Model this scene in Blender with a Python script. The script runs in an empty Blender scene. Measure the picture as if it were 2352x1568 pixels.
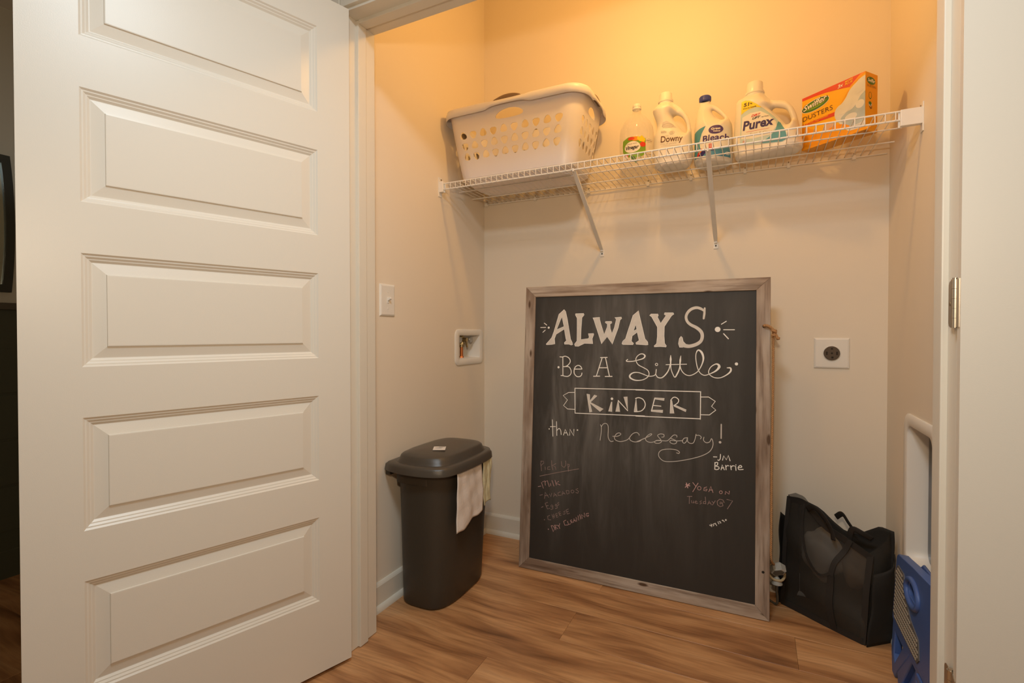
import bpy, bmesh, math, random
import numpy as np
from mathutils import Vector, Matrix
from mathutils.geometry import delaunay_2d_cdt, tessellate_polygon
from mathutils.bvhtree import BVHTree

S = bpy.context.scene
COL = S.collection
PI = math.pi
R = math.radians

# ------------------------------------------------------------------ camera
cam_d = bpy.data.cameras.new('camera')
cam_d.sensor_width = 36.0
cam_d.lens = 1137.99 / 2352 * 36.0
cam_d.shift_y = -6.88 / 2352
cam_d.clip_start = 0.02
cam = bpy.data.objects.new('camera', cam_d)
COL.objects.link(cam)
cam.location = (1.3046, -2.3156, 1.0691)
_y, _p = R(26.2032), R(0.7552)
_F = Vector((-math.sin(_y) * math.cos(_p), math.cos(_y) * math.cos(_p), -math.sin(_p)))
_R = Vector((math.cos(_y), math.sin(_y), 0))
_U = _R.cross(_F)
cam.rotation_euler = Matrix((_R, _U, -_F)).transposed().to_euler()
S.camera = cam

# ------------------------------------------------------------------ world, lights, exposure
w = bpy.data.worlds.new('world')
S.world = w
w.use_nodes = True
w.node_tree.nodes['Background'].inputs[0].default_value = (1.0, 0.93, 0.85, 1)
w.node_tree.nodes['Background'].inputs[1].default_value = 0.15

def area(name, loc, rot, size, power, color):
    d = bpy.data.lights.new(name, 'AREA')
    d.shape = 'DISK'
    d.size = size
    d.energy = power
    d.color = color
    o = bpy.data.objects.new(name, d)
    COL.objects.link(o)
    o.location = loc
    o.rotation_euler = rot
    return o

HALL_W, FLASH_W, BULB_E = 20.5, 9.5, 280.0
area('hall_ceiling_lamp_light', (1.02, -1.95, 2.42), (0, 0, 0), 0.40, HALL_W, (0.78, 0.92, 1.0))
fl = area('camera_flash', (1.30, -2.36, 1.40), (R(90), 0, R(22)), 0.10, FLASH_W, (1.0, 0.78, 0.53))
S.view_settings.view_transform = 'Standard'
S.view_settings.look = 'None'
S.view_settings.gamma = 1.0
S.view_settings.use_curve_mapping = False
S.view_settings.exposure = 0.0

# ------------------------------------------------------------------ helpers: materials
def srgb(r, g, b):
    f = lambda c: (c / 255 / 12.92) if c / 255 <= 0.04045 else ((c / 255 + 0.055) / 1.055) ** 2.4
    return (f(r), f(g), f(b), 1)

def mat(name, col, rough=0.5, metal=0.0, bump=0.0, bscale=200.0, vary=0.0, vscale=6.0, spec=0.5, alpha=1.0, trans=0.0, ior=1.45, subs=0.0, emit=0.0):
    m = bpy.data.materials.new(name)
    m.use_nodes = True
    nt = m.node_tree
    b = nt.nodes['Principled BSDF']
    c = col if len(col) == 4 else (*col, 1)
    b.inputs['Base Color'].default_value = c
    b.inputs['Roughness'].default_value = rough
    b.inputs['Metallic'].default_value = metal
    b.inputs['Specular IOR Level'].default_value = spec
    b.inputs['Alpha'].default_value = alpha
    b.inputs['Transmission Weight'].default_value = trans
    b.inputs['IOR'].default_value = ior
    if subs:
        b.inputs['Subsurface Weight'].default_value = subs
        b.inputs['Subsurface Radius'].default_value = (0.02, 0.015, 0.01)
        b.inputs['Subsurface Scale'].default_value = 0.5
    if emit:
        b.inputs['Emission Color'].default_value = c
        b.inputs['Emission Strength'].default_value = emit
    tc = nt.nodes.new('ShaderNodeTexCoord')
    if vary:
        n = nt.nodes.new('ShaderNodeTexNoise')
        n.inputs['Scale'].default_value = vscale
        n.inputs['Detail'].default_value = 4
        nt.links.new(tc.outputs['Object'], n.inputs['Vector'])
        mr = nt.nodes.new('ShaderNodeMapRange')
        mr.inputs[3].default_value = 1 - vary
        mr.inputs[4].default_value = 1 + vary
        nt.links.new(n.outputs[0], mr.inputs[0])
        hv = nt.nodes.new('ShaderNodeHueSaturation')
        hv.inputs['Color'].default_value = c
        nt.links.new(mr.outputs[0], hv.inputs['Value'])
        nt.links.new(hv.outputs[0], b.inputs['Base Color'])
    if bump:
        n = nt.nodes.new('ShaderNodeTexNoise')
        n.inputs['Scale'].default_value = bscale
        n.inputs['Detail'].default_value = 3
        nt.links.new(tc.outputs['Object'], n.inputs['Vector'])
        bp = nt.nodes.new('ShaderNodeBump')
        bp.inputs['Strength'].default_value = bump
        bp.inputs['Distance'].default_value = 0.002
        nt.links.new(n.outputs[0], bp.inputs['Height'])
        nt.links.new(bp.outputs[0], b.inputs['Normal'])
    return m

class NT:
    """small helper to wire node materials"""
    def __init__(s, name):
        s.m = bpy.data.materials.new(name)
        s.m.use_nodes = True
        s.t = s.m.node_tree
        s.b = s.t.nodes['Principled BSDF']
    def n(s, kind, **kw):
        o = s.t.nodes.new('ShaderNode' + kind)
        for k, v in kw.items():
            setattr(o, k, v)
        return o
    def l(s, a, b):
        s.t.links.new(a, b)
    def ramp(s, fac, stops, interp='LINEAR'):
        r = s.n('ValToRGB')
        cr = r.color_ramp
        cr.interpolation = interp
        while len(cr.elements) > 1:
            cr.elements.remove(cr.elements[0])
        cr.elements[0].position = stops[0][0]
        cr.elements[0].color = stops[0][1]
        for p, c in stops[1:]:
            e = cr.elements.new(p)
            e.color = c
        s.l(fac, r.inputs[0])
        return r.outputs[0]
    def mix(s, fac, a, b, mode='MIX'):
        r = s.n('Mix', data_type='RGBA', blend_type=mode)
        for i, v in ((0, fac), (6, a), (7, b)):
            if hasattr(v, 'links'):
                s.l(v, r.inputs[i])
            else:
                r.inputs[i].default_value = v
        return r.outputs[2]
    def math(s, op, a, b=0.0):
        r = s.n('Math', operation=op)
        for i, v in ((0, a), (1, b)):
            if hasattr(v, 'links'):
                s.l(v, r.inputs[i])
            else:
                r.inputs[i].default_value = v
        return r.outputs[0]
    def noise(s, vec, scale, detail=4, rough=0.5, dist=0.0):
        r = s.n('TexNoise')
        r.inputs['Scale'].default_value = scale
        r.inputs['Detail'].default_value = detail
        r.inputs['Roughness'].default_value = rough
        r.inputs['Distortion'].default_value = dist
        s.l(vec, r.inputs['Vector'])
        return r.outputs[0]
    def mapping(s, vec, scale=(1, 1, 1), loc=(0, 0, 0), rot=(0, 0, 0)):
        r = s.n('Mapping')
        r.inputs['Scale'].default_value = scale
        r.inputs['Location'].default_value = loc
        r.inputs['Rotation'].default_value = rot
        s.l(vec, r.inputs['Vector'])
        return r.outputs[0]
    def bump(s, h, strength, dist=0.002):
        r = s.n('Bump')
        r.inputs['Strength'].default_value = strength
        r.inputs['Distance'].default_value = dist
        s.l(h, r.inputs['Height'])
        s.l(r.outputs[0], s.b.inputs['Normal'])

# floor planks: brown wood-look, grain along X, tone differs from plank to plank
def plank_material():
    k = NT('wood_plank')
    tc = k.n('TexCoord').outputs['Object']
    oi = k.n('ObjectInfo')
    off = k.n('VectorMath', operation='SCALE')
    off.inputs[0].default_value = (13.0, 7.0, 3.0)
    k.l(oi.outputs['Random'], off.inputs['Scale'])
    ad = k.n('VectorMath', operation='ADD')
    k.l(tc, ad.inputs[0]); k.l(off.outputs[0], ad.inputs[1])
    v = ad.outputs[0]
    warp = k.noise(k.mapping(v, (1.6, 6, 1)), 1.0, 2)
    wv = k.n('VectorMath', operation='ADD')
    cmb = k.n('CombineXYZ')
    k.l(k.math('MULTIPLY', k.math('SUBTRACT', warp, 0.5), 0.10), cmb.inputs[1])
    k.l(v, wv.inputs[0]); k.l(cmb.outputs[0], wv.inputs[1])
    v2 = wv.outputs[0]
    big = k.noise(k.mapping(v2, (1.5, 11, 1)), 1.0, 3, 0.6)
    fine = k.noise(k.mapping(v2, (5, 95, 1)), 1.0, 4, 0.7)
    base = k.ramp(big, [(0.28, (0.170, 0.072, 0.028, 1)), (0.41, (0.375, 0.175, 0.072, 1)), (0.53, (0.560, 0.290, 0.125, 1)), (0.72, (0.700, 0.400, 0.195, 1))])
    fr = k.ramp(fine, [(0.30, (0.62, 0.58, 0.55, 1)), (0.55, (1, 1, 1, 1)), (0.8, (1.12, 1.10, 1.06, 1))])
    c = k.mix(0.75, base, fr, 'MULTIPLY')
    tone = k.n('HueSaturation')
    tone.inputs['Saturation'].default_value = 1.0
    k.l(k.math('ADD', k.math('MULTIPLY', oi.outputs['Random'], 0.12), 0.94), tone.inputs['Value'])
    k.l(c, tone.inputs['Color'])
    k.l(tone.outputs[0], k.b.inputs['Base Color'])
    k.b.inputs['Roughness'].default_value = 0.42
    k.bump(fine, 0.12, 0.001)
    return k.m

def rustic_material(name, axis, a, b, c_, knots=True):
    """weathered grey-brown board, grain along the local axis given"""
    k = NT(name)
    tc = k.n('TexCoord').outputs['Object']
    oi = k.n('ObjectInfo')
    off = k.n('VectorMath', operation='SCALE')
    off.inputs[0].default_value = (5.0, 9.0, 4.0)
    k.l(oi.outputs['Random'], off.inputs['Scale'])
    ad = k.n('VectorMath', operation='ADD')
    k.l(tc, ad.inputs[0]); k.l(off.outputs[0], ad.inputs[1])
    v = ad.outputs[0]
    sc = [70, 70, 70]; sc[axis] = 3.5
    sb = [14, 14, 14]; sb[axis] = 3.0
    fine = k.noise(k.mapping(v, sc), 1.0, 5, 0.65)
    big = k.noise(k.mapping(v, sb), 1.0, 3, 0.55)
    base = k.ramp(big, [(0.32, a), (0.5, b), (0.68, c_)])
    fr = k.ramp(fine, [(0.32, (0.45, 0.38, 0.33, 1)), (0.50, (0.95, 0.94, 0.93, 1)), (0.75, (1.15, 1.15, 1.15, 1))])
    c = k.mix(0.8, base, fr, 'MULTIPLY')
    if knots:
        vo = k.n('TexVoronoi')
        s2 = [20, 20, 20]; s2[axis] = 6.5
        k.l(k.mapping(v, s2), vo.inputs['Vector'])
        vo.inputs['Scale'].default_value = 1.0
        kn = k.ramp(vo.outputs['Distance'], [(0.10, (1, 1, 1, 1)), (0.17, (0, 0, 0, 1))])
        c = k.mix(kn, c, (0.10, 0.055, 0.03, 1))
    k.l(c, k.b.inputs['Base Color'])
    k.b.inputs['Roughness'].default_value = 0.75
    k.bump(fine, 0.35, 0.0012)
    return k.m

def chalkboard_material():
    k = NT('chalkboard_slate')
    tc = k.n('TexCoord').outputs['Object']
    # wiped chalk: long soft streaks, strongest left of the middle
    v1 = k.mapping(tc, (9, 1, 1.6), (0, 0, 0), (0, R(12), 0))
    v2 = k.mapping(tc, (14, 1, 2.2), (3, 0, 1), (0, R(-14), 0))
    s1 = k.noise(v1, 1.0, 5, 0.62, 0.6)
    s2 = k.noise(v2, 1.0, 4, 0.6, 0.8)
    s3 = k.noise(tc, 2.2, 2)
    sx = k.n('SeparateXYZ'); k.l(tc, sx.inputs[0])
    gx = k.ramp(sx.outputs[0], [(0.05, (0.15, 0.15, 0.15, 1)), (0.16, (1, 1, 1, 1)), (0.55, (0.9, 0.9, 0.9, 1)), (0.86, (0.25, 0.25, 0.25, 1)), (0.96, (0.05, 0.05, 0.05, 1))])
    gz = k.ramp(k.math('DIVIDE', sx.outputs[2], 1.28), [(0.05, (0.05, 0.05, 0.05, 1)), (0.30, (0.45, 0.45, 0.45, 1)), (0.55, (1, 1, 1, 1)), (0.9, (0.8, 0.8, 0.8, 1)), (0.98, (0.3, 0.3, 0.3, 1))])
    a = k.ramp(s1, [(0.47, (0, 0, 0, 1)), (0.68, (1, 1, 1, 1))])
    b = k.ramp(s2, [(0.50, (0, 0, 0, 1)), (0.70, (1, 1, 1, 1))])
    f = k.math('ADD', k.math('MULTIPLY', a, 0.55), k.math('MULTIPLY', b, 0.40))
    f = k.math('MULTIPLY', k.math('ADD', f, k.math('MULTIPLY', s3, 0.35)), k.math('MULTIPLY', gx, gz))
    c = k.mix(k.math('MULTIPLY', f, 0.46), (0.030, 0.026, 0.0225, 1), (0.36, 0.34, 0.32, 1))
    k.l(c, k.b.inputs['Base Color'])
    k.b.inputs['Roughness'].default_value = 0.62
    k.bump(k.noise(tc, 350, 2), 0.08, 0.0005)
    return k.m

M = {}
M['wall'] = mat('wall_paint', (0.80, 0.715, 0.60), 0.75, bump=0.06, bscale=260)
M['ceil'] = mat('ceiling_paint', (0.80, 0.75, 0.67), 0.85, bump=0.05, bscale=160)
M['trim'] = mat('trim_paint', (0.74, 0.69, 0.60), 0.38, bump=0.02, bscale=120)
M['door'] = mat('door_paint', (0.74, 0.69, 0.61), 0.36, bump=0.05, bscale=420)
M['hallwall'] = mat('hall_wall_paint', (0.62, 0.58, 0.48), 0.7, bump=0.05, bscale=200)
M['wains'] = mat('wainscot_paint', (0.075, 0.078, 0.050), 0.5, bump=0.1, bscale=60)
M['capr'] = mat('chair_rail_paint', (0.10, 0.085, 0.06), 0.5)
M['plank'] = plank_material()
M['sub'] = mat('subfloor', (0.04, 0.025, 0.015), 0.9)
M['plast'] = mat('white_plastic', (0.80, 0.77, 0.72), 0.38)
M['wire'] = mat('vinyl_coated_wire', (0.84, 0.80, 0.74), 0.35)
M['basket'] = mat('basket_plastic', (0.76, 0.72, 0.72), 0.35, subs=0.25)
M['grip'] = mat('grip_plastic', (0.18, 0.12, 0.085), 0.5)
M['nickel'] = mat('satin_nickel', (0.55, 0.50, 0.43), 0.35, 1.0)
M['nickelshade'] = mat('shaded_hinge', (0.20, 0.115, 0.055), 0.5, 0.6)  # left door's hinges: shade painted in as a darker, browner metal colour
M['dark'] = mat('dark_hole', (0.02, 0.015, 0.01), 0.8)
M['screw'] = mat('screw_steel', (0.35, 0.28, 0.18), 0.35, 1.0)
M['bin'] = mat('bin_plastic', (0.050, 0.042, 0.032), 0.42, bump=0.25, bscale=900)
M['binlid'] = mat('bin_lid_plastic', (0.075, 0.062, 0.049), 0.30, bump=0.15, bscale=900)
M['paper'] = mat('paper_sticker', (0.78, 0.72, 0.66), 0.6)
M['rag'] = mat('towel_pink_white', (0.82, 0.75, 0.70), 0.9, bump=0.6, bscale=120, vary=0.08, vscale=30)
M['rag2'] = mat('towel_cream', (0.60, 0.55, 0.36), 0.9, bump=0.6, bscale=120, vary=0.12, vscale=40)
M['rustx'] = rustic_material('rustic_board_x', 0, (0.25, 0.170, 0.120, 1), (0.42, 0.335, 0.265, 1), (0.56, 0.480, 0.410, 1))
M['rustz'] = rustic_material('rustic_board_z', 2, (0.21, 0.140, 0.095, 1), (0.36, 0.275, 0.215, 1), (0.50, 0.420, 0.350, 1))
M['slate'] = chalkboard_material()
M['chalk'] = mat('white_chalk', (0.93, 0.90, 0.85), 0.9, vary=0.10, vscale=60)
M['chalkfill'] = mat('white_chalk_fill', (0.72, 0.67, 0.61), 0.9, vary=0.14, vscale=45)
M['chalkdim'] = mat('worn_white_chalk', (0.64, 0.60, 0.56), 0.9, vary=0.15, vscale=60)
M['pink'] = mat('pink_chalk', (0.62, 0.38, 0.36), 0.9, vary=0.3, vscale=60)
M['pinkdim'] = mat('faded_pink_chalk', (0.36, 0.25, 0.23), 0.9, vary=0.3, vscale=60)
M['rope'] = mat('jute_rope', (0.46, 0.25, 0.11), 0.85, bump=0.8, bscale=300, vary=0.2, vscale=90)
M['canvas'] = mat('black_canvas', (0.016, 0.014, 0.012), 0.8, bump=0.3, bscale=500)
M['webbing'] = mat('black_webbing', (0.022, 0.018, 0.015), 0.7, bump=0.3, bscale=700)
M['meshcloth'] = mat('black_mesh_cloth', (0.040, 0.034, 0.027), 0.6, alpha=0.72, bump=0.2, bscale=60)
M['greycloth'] = mat('grey_cloth', (0.72, 0.68, 0.63), 0.9, vary=0.15, vscale=14, bump=0.3, bscale=40)
M['tancloth'] = mat('tan_leather', (0.38, 0.26, 0.17), 0.7, vary=0.35, vscale=16)
M['blue'] = mat('blue_plastic', (0.062, 0.120, 0.34), 0.42, vary=0.08, vscale=20)
M['tread'] = mat('tread_rubber', (0.13, 0.12, 0.115), 0.7)
M['dot'] = mat('tread_dots', (0.40, 0.35, 0.28), 0.6)
M['greyplug'] = mat('grey_plug', (0.40, 0.39, 0.35), 0.5)
M['plugdark'] = mat('plug_face', (0.12, 0.11, 0.085), 0.6)
M['tancord'] = mat('tan_cord', (0.50, 0.38, 0.22), 0.6)
M['recept'] = mat('brown_receptacle', (0.085, 0.058, 0.038), 0.45)
M['brass'] = mat('brass_valve', (0.42, 0.33, 0.18), 0.35, 0.9)
M['copper'] = mat('copper_pipe', (0.60, 0.20, 0.07), 0.35, 0.9)
M['galv'] = mat('galvanised_metal', (0.42, 0.42, 0.42), 0.4, 0.5, vary=0.35, vscale=14)
M['mirror'] = mat('mirror_glass', (0.80, 0.88, 0.80), 0.06, 1.0)
M['mframe'] = mat('mirror_frame', (0.045, 0.045, 0.035), 0.4)
# products
M['jugwhite'] = mat('jug_white', (0.83, 0.79, 0.72), 0.33, subs=0.15)
M['jugcream'] = mat('jug_cream', (0.84, 0.80, 0.72), 0.3, subs=0.15)
M['capblue'] = mat('cap_blue', (0.055, 0.075, 0.32), 0.4)
M['lteal'] = mat('print_teal', (0.10, 0.34, 0.46), 0.4)
M['lteal2'] = mat('print_dark_teal', (0.07, 0.25, 0.40), 0.4)
M['lpale'] = mat('print_pale', (0.80, 0.80, 0.78), 0.4)
M['lsky'] = mat('print_sky', (0.52, 0.66, 0.70), 0.4)
M['lyel'] = mat('print_yellow', (0.90, 0.66, 0.02), 0.4)
M['lnavy'] = mat('print_navy', (0.035, 0.025, 0.16), 0.4)
M['lpurple'] = mat('print_purple', (0.08, 0.05, 0.22), 0.4)
M['lblack'] = mat('print_black', (0.03, 0.02, 0.02), 0.5)
M['lbrown'] = mat('print_brown', (0.12, 0.045, 0.02), 0.5)
M['lgrey'] = mat('print_grey', (0.42, 0.38, 0.36), 0.5)
M['lred'] = mat('print_red', (0.68, 0.055, 0.025), 0.45)
M['lorange'] = mat('print_orange', (0.85, 0.30, 0.01), 0.45)
M['boxor'] = mat('box_orange', (0.84, 0.33, 0.006), 0.45)
M['boxyel'] = mat('box_yellow', (0.88, 0.45, 0.006), 0.45)
M['boxside'] = mat('box_side_orange', (0.80, 0.34, 0.006), 0.5)
M['lgreen'] = mat('print_green', (0.20, 0.38, 0.03), 0.45)
M['ldgreen'] = mat('print_dark_green', (0.05, 0.16, 0.02), 0.45)
M['lwhite'] = mat('print_white', (0.86, 0.83, 0.78), 0.45)
M['lfluff'] = mat('print_fluff', (0.70, 0.70, 0.69), 0.6, vary=0.16, vscale=22)
M['lfluff2'] = mat('print_fluff_blue', (0.42, 0.50, 0.55), 0.6, vary=0.25, vscale=30)
M['clear'] = mat('clear_bottle', (0.88, 0.84, 0.76), 0.10, alpha=0.30)
M['bulb'] = mat('glowing_bulb', (1.0, 0.53, 0.14), 0.5, emit=BULB_E)
M['lampmetal'] = mat('lamp_metal', (0.5, 0.48, 0.44), 0.35, 0.8)

# ------------------------------------------------------------------ helpers: objects
def link(name, mesh, m=None, parent=None, smooth=False):
    if m is not None and not mesh.materials:
        mesh.materials.append(m)
    if smooth:
        mesh.polygons.foreach_set('use_smooth', [True] * len(mesh.polygons))
    o = bpy.data.objects.new(name, mesh)
    COL.objects.link(o)
    if parent:
        o.parent = parent
    return o

def obj(name, bm, m, parent=None, smooth=False, auto=None):
    me = bpy.data.meshes.new(name)
    bmesh.ops.recalc_face_normals(bm, faces=bm.faces)
    if auto is not None:
        for f in bm.faces:
            f.smooth = True
        for e in bm.edges:
            if len(e.link_faces) == 2 and e.calc_face_angle(0) > R(auto):
                e.smooth = False
    bm.to_mesh(me)
    bm.free()
    return link(name, me, m, parent, smooth)

def raw(name, verts, faces, m, parent=None, smooth=False):
    me = bpy.data.meshes.new(name)
    me.from_pydata([tuple(v) for v in verts], [], faces)
    me.update()
    return link(name, me, m, parent, smooth)

def empty(name, loc=(0, 0, 0), rz=0.0, rx=0.0, parent=None):
    o = bpy.data.objects.new(name, None)
    o.empty_display_size = 0.05
    COL.objects.link(o)
    o.location = loc
    o.rotation_euler = (rx, 0, rz)
    if parent:
        o.parent = parent
    return o

def tag(o, label, cat, group=None):
    o['label'] = label
    o['category'] = cat
    if group:
        o['group'] = group
    return o

def struct(o, label=None, cat=None):
    o['kind'] = 'structure'
    if label:
        o['label'] = label
    if cat:
        o['category'] = cat
    return o

def lab(o, text):
    o['label'] = text
    return o

def B():
    return bmesh.new()

def box(bm, x0, x1, y0, y1, z0, z1, bev=0.0, seg=2, mtx=None):
    c = Vector(((x0 + x1) / 2, (y0 + y1) / 2, (z0 + z1) / 2))
    r = bmesh.ops.create_cube(bm, size=1.0)
    vs = r['verts']
    for v in vs:
        v.co = Vector((v.co.x * (x1 - x0), v.co.y * (y1 - y0), v.co.z * (z1 - z0))) + c
    if bev:
        es = list({e for v in vs for e in v.link_edges})
        rr = bmesh.ops.bevel(bm, geom=es, offset=bev, segments=seg, affect='EDGES', profile=0.6)
        vs = list({v for f in rr['faces'] for v in f.verts} | {v for v in vs if v.is_valid})
    if mtx is not None:
        for v in vs:
            v.co = mtx @ v.co
    return vs

def cyl(bm, p0, p1, r0, r1=None, seg=16, cap=True):
    p0, p1 = Vector(p0), Vector(p1)
    r1 = r0 if r1 is None else r1
    d = p1 - p0
    q = d.to_track_quat('Z', 'Y').to_matrix().to_4x4()
    r = bmesh.ops.create_cone(bm, cap_ends=cap, segments=seg, radius1=r0, radius2=r1, depth=d.length)
    mt = Matrix.Translation((p0 + p1) / 2) @ q
    for v in r['verts']:
        v.co = mt @ v.co
    return r['verts']

def catmull(pts, n=6, closed=False):
    P = [Vector(p) for p in pts]
    out = []
    N = len(P)
    rng = range(N if closed else N - 1)
    for i in rng:
        if closed:
            a, b, c, d = P[(i - 1) % N], P[i], P[(i + 1) % N], P[(i + 2) % N]
        else:
            a = P[i - 1] if i else P[0] * 2 - P[1]
            b, c = P[i], P[i + 1]
            d = P[i + 2] if i + 2 < N else P[-1] * 2 - P[-2]
        for k in range(n):
            t = k / n
            out.append(0.5 * ((2 * b) + (c - a) * t + (2 * a - 5 * b + 4 * c - d) * t * t + (3 * b - a - 3 * c + d) * t ** 3))
    if not closed:
        out.append(P[-1])
    return out

def tube(bm, pts, r, seg=8, closed=False, flat=None, up=(0, 0, 1)):
    """sweep a circle (or a flat ellipse) along points; r may be a list"""
    P = [Vector(p) for p in pts]
    N = len(P)
    rs = r if isinstance(r, (list, tuple)) else [r] * N
    rings = []
    prev = None
    for i in range(N):
        if closed:
            t = (P[(i + 1) % N] - P[i - 1])
        else:
            t = P[min(i + 1, N - 1)] - P[max(i - 1, 0)]
        t.normalize()
        if prev is None:
            a = Vector(up)
            if abs(a.dot(t)) > 0.95:
                a = Vector((1, 0, 0))
            a = (a - t * a.dot(t)).normalized()
        else:
            a = (prev - t * prev.dot(t)).normalized()
        prev = a
        b = t.cross(a)
        ring = []
        for k in range(seg):
            th = 2 * PI * k / seg
            fa = flat if flat else 1.0
            ring.append(bm.verts.new(P[i] + a * (math.cos(th) * rs[i] * fa) + b * (math.sin(th) * rs[i])))
        rings.append(ring)
    M_ = N if closed else N - 1
    for i in range(M_):
        A, Bb = rings[i], rings[(i + 1) % N]
        for k in range(seg):
            bm.faces.new((A[k], A[(k + 1) % seg], Bb[(k + 1) % seg], Bb[k]))
    if not closed:
        bm.faces.new(rings[0][::-1])
        bm.faces.new(rings[-1])

def lathe(bm, prof, c=(0, 0, 0), seg=32, sx=1.0, sy=1.0):
    rings = []
    for (r, z) in prof:
        if r < 1e-6:
            rings.append([bm.verts.new((c[0], c[1], c[2] + z))])
        else:
            rings.append([bm.verts.new((c[0] + r * sx * math.cos(2 * PI * k / seg), c[1] + r * sy * math.sin(2 * PI * k / seg), c[2] + z)) for k in range(seg)])
    for a, b in zip(rings, rings[1:]):
        for k in range(seg):
            k2 = (k + 1) % seg
            if len(a) == 1 and len(b) == 1:
                continue
            if len(a) == 1:
                bm.faces.new((a[0], b[k2], b[k]))
            elif len(b) == 1:
                bm.faces.new((a[k], a[k2], b[0]))
            else:
                bm.faces.new((a[k], a[k2], b[k2], b[k]))

def loft(bm, rings, capb=True, capt=True):
    R_ = [[bm.verts.new(p) for p in ring] for ring in rings]
    n = len(R_[0])
    for a, b in zip(R_, R_[1:]):
        for k in range(n):
            bm.faces.new((a[k], a[(k + 1) % n], b[(k + 1) % n], b[k]))
    if capb:
        bm.faces.new(R_[0][::-1])
    if capt:
        bm.faces.new(R_[-1])
    return R_

def rrect(hx, hy, r, n=6, cx=0, cy=0):
    """rounded rectangle outline, counter-clockwise"""
    out = []
    for (sx, sy, a0) in ((1, 1, 0), (-1, 1, 90), (-1, -1, 180), (1, -1, 270)):
        for k in range(n + 1):
            a = R(a0 + 90 * k / n)
            out.append((cx + sx * (hx - r) + r * math.cos(a), cy + sy * (hy - r) + r * math.sin(a)))
    return out

def superell(a, b, e, n=48, cx=0, cy=0):
    out = []
    for k in range(n):
        t = 2 * PI * k / n
        c, s = math.cos(t), math.sin(t)
        out.append((cx + a * math.copysign(abs(c) ** (2 / e), c), cy + b * math.copysign(abs(s) ** (2 / e), s)))
    return out

def inside(pts, poly):
    """numpy point in polygon"""
    p = np.asarray(pts); q = np.asarray(poly)
    x, y = p[:, 0], p[:, 1]
    res = np.zeros(len(p), bool)
    j = len(q) - 1
    for i in range(len(q)):
        xi, yi, xj, yj = q[i][0], q[i][1], q[j][0], q[j][1]
        if yi != yj:
            c = ((yi > y) != (yj > y)) & (x < (xj - xi) * (y - yi) / (yj - yi) + xi)
            res ^= c
        j = i
    return res

def segdist(pts, segs):
    p = np.asarray(pts)[:, None, :]
    a = np.asarray([s[0] for s in segs])[None]
    b = np.asarray([s[1] for s in segs])[None]
    d = b - a
    L = np.maximum((d ** 2).sum(-1), 1e-14)
    t = np.clip(((p - a) * d).sum(-1) / L, 0, 1)
    return np.sqrt((((a + d * t[..., None]) - p) ** 2).sum(-1)).min(1)

def resample(poly, step):
    out = []
    n = len(poly)
    for i in range(n):
        a, b = Vector(poly[i]), Vector(poly[(i + 1) % n])
        k = max(1, int(math.ceil((b - a).length / step)))
        for j in range(k):
            out.append(tuple(a.lerp(b, j / k)))
    return out

def fill2d(outer, holes, grid, step=None, rings=()):
    """triangulate an outline with holes plus interior points; returns verts (2D), faces"""
    step = step or grid
    loops = [resample(outer, step)] + [resample(h, step) for h in holes]
    V = []; E = []; segs = []
    for lp in loops:
        b = len(V)
        V += lp
        E += [(b + i, b + (i + 1) % len(lp)) for i in range(len(lp))]
        segs += [(lp[i], lp[(i + 1) % len(lp)]) for i in range(len(lp))]
    def ok(P, md):
        P = np.asarray(P)
        if not len(P):
            return P
        m = inside(P, outer)
        for h in holes:
            m &= ~inside(P, h)
        P = P[m]
        if len(P):
            P = P[segdist(P, segs) > md]
        return P
    extra = []
    for rd in rings:
        pts = []
        for lp in loops:
            n = len(lp)
            for i in range(n):
                a, c = Vector(lp[i - 1]), Vector(lp[(i + 1) % n])
                t = (c - a)
                if t.length < 1e-9:
                    continue
                t.normalize()
                for s in (1, -1):
                    pts.append((lp[i][0] - s * t.y * rd, lp[i][1] + s * t.x * rd))
        q = ok(pts, rd * 0.96)
        extra += [tuple(x) for x in q]
    xs = [p[0] for p in outer]; ys = [p[1] for p in outer]
    gx = np.arange(min(xs), max(xs), grid); gy = np.arange(min(ys), max(ys), grid)
    G = np.array([(a + (0.5 * grid if j % 2 else 0), b) for j, b in enumerate(gy) for a in gx])
    if len(G):
        G = ok(G, (max(rings) if rings else 0) + grid * 0.45)
        extra += [tuple(x) for x in G]
    allv = [Vector(v) for v in V + extra]
    rv, re, rf, *_ = delaunay_2d_cdt(allv, E, [], 0, 1e-6)
    cen = np.array([np.mean([tuple(rv[i]) for i in f], 0) for f in rf])
    m = inside(cen, outer)
    for h in holes:
        m &= ~inside(cen, h)
    faces = [list(f) for f, k in zip(rf, m) if k]
    return [tuple(v) for v in rv], faces, segs

def extrude_outline(bm, outer, holes, y0, y1, bev=0.0):
    """plate in the xz plane between y0 and y1 with holes"""
    v, f, _ = fill2d(outer, holes, 1e9, 1e9)
    a = [bm.verts.new((p[0], y0, p[1])) for p in v]
    b = [bm.verts.new((p[0], y1, p[1])) for p in v]
    from collections import Counter
    ec = Counter()
    for t in f:
        bm.faces.new([a[i] for i in t])
        bm.faces.new([b[i] for i in reversed(t)])
        for i in range(3):
            e = (t[i], t[(i + 1) % 3])
            ec[frozenset(e)] += 1
    for t in f:
        for i in range(3):
            e = (t[i], t[(i + 1) % 3])
            if ec[frozenset(e)] == 1:
                bm.faces.new((a[e[1]], a[e[0]], b[e[0]], b[e[1]]))

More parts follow.
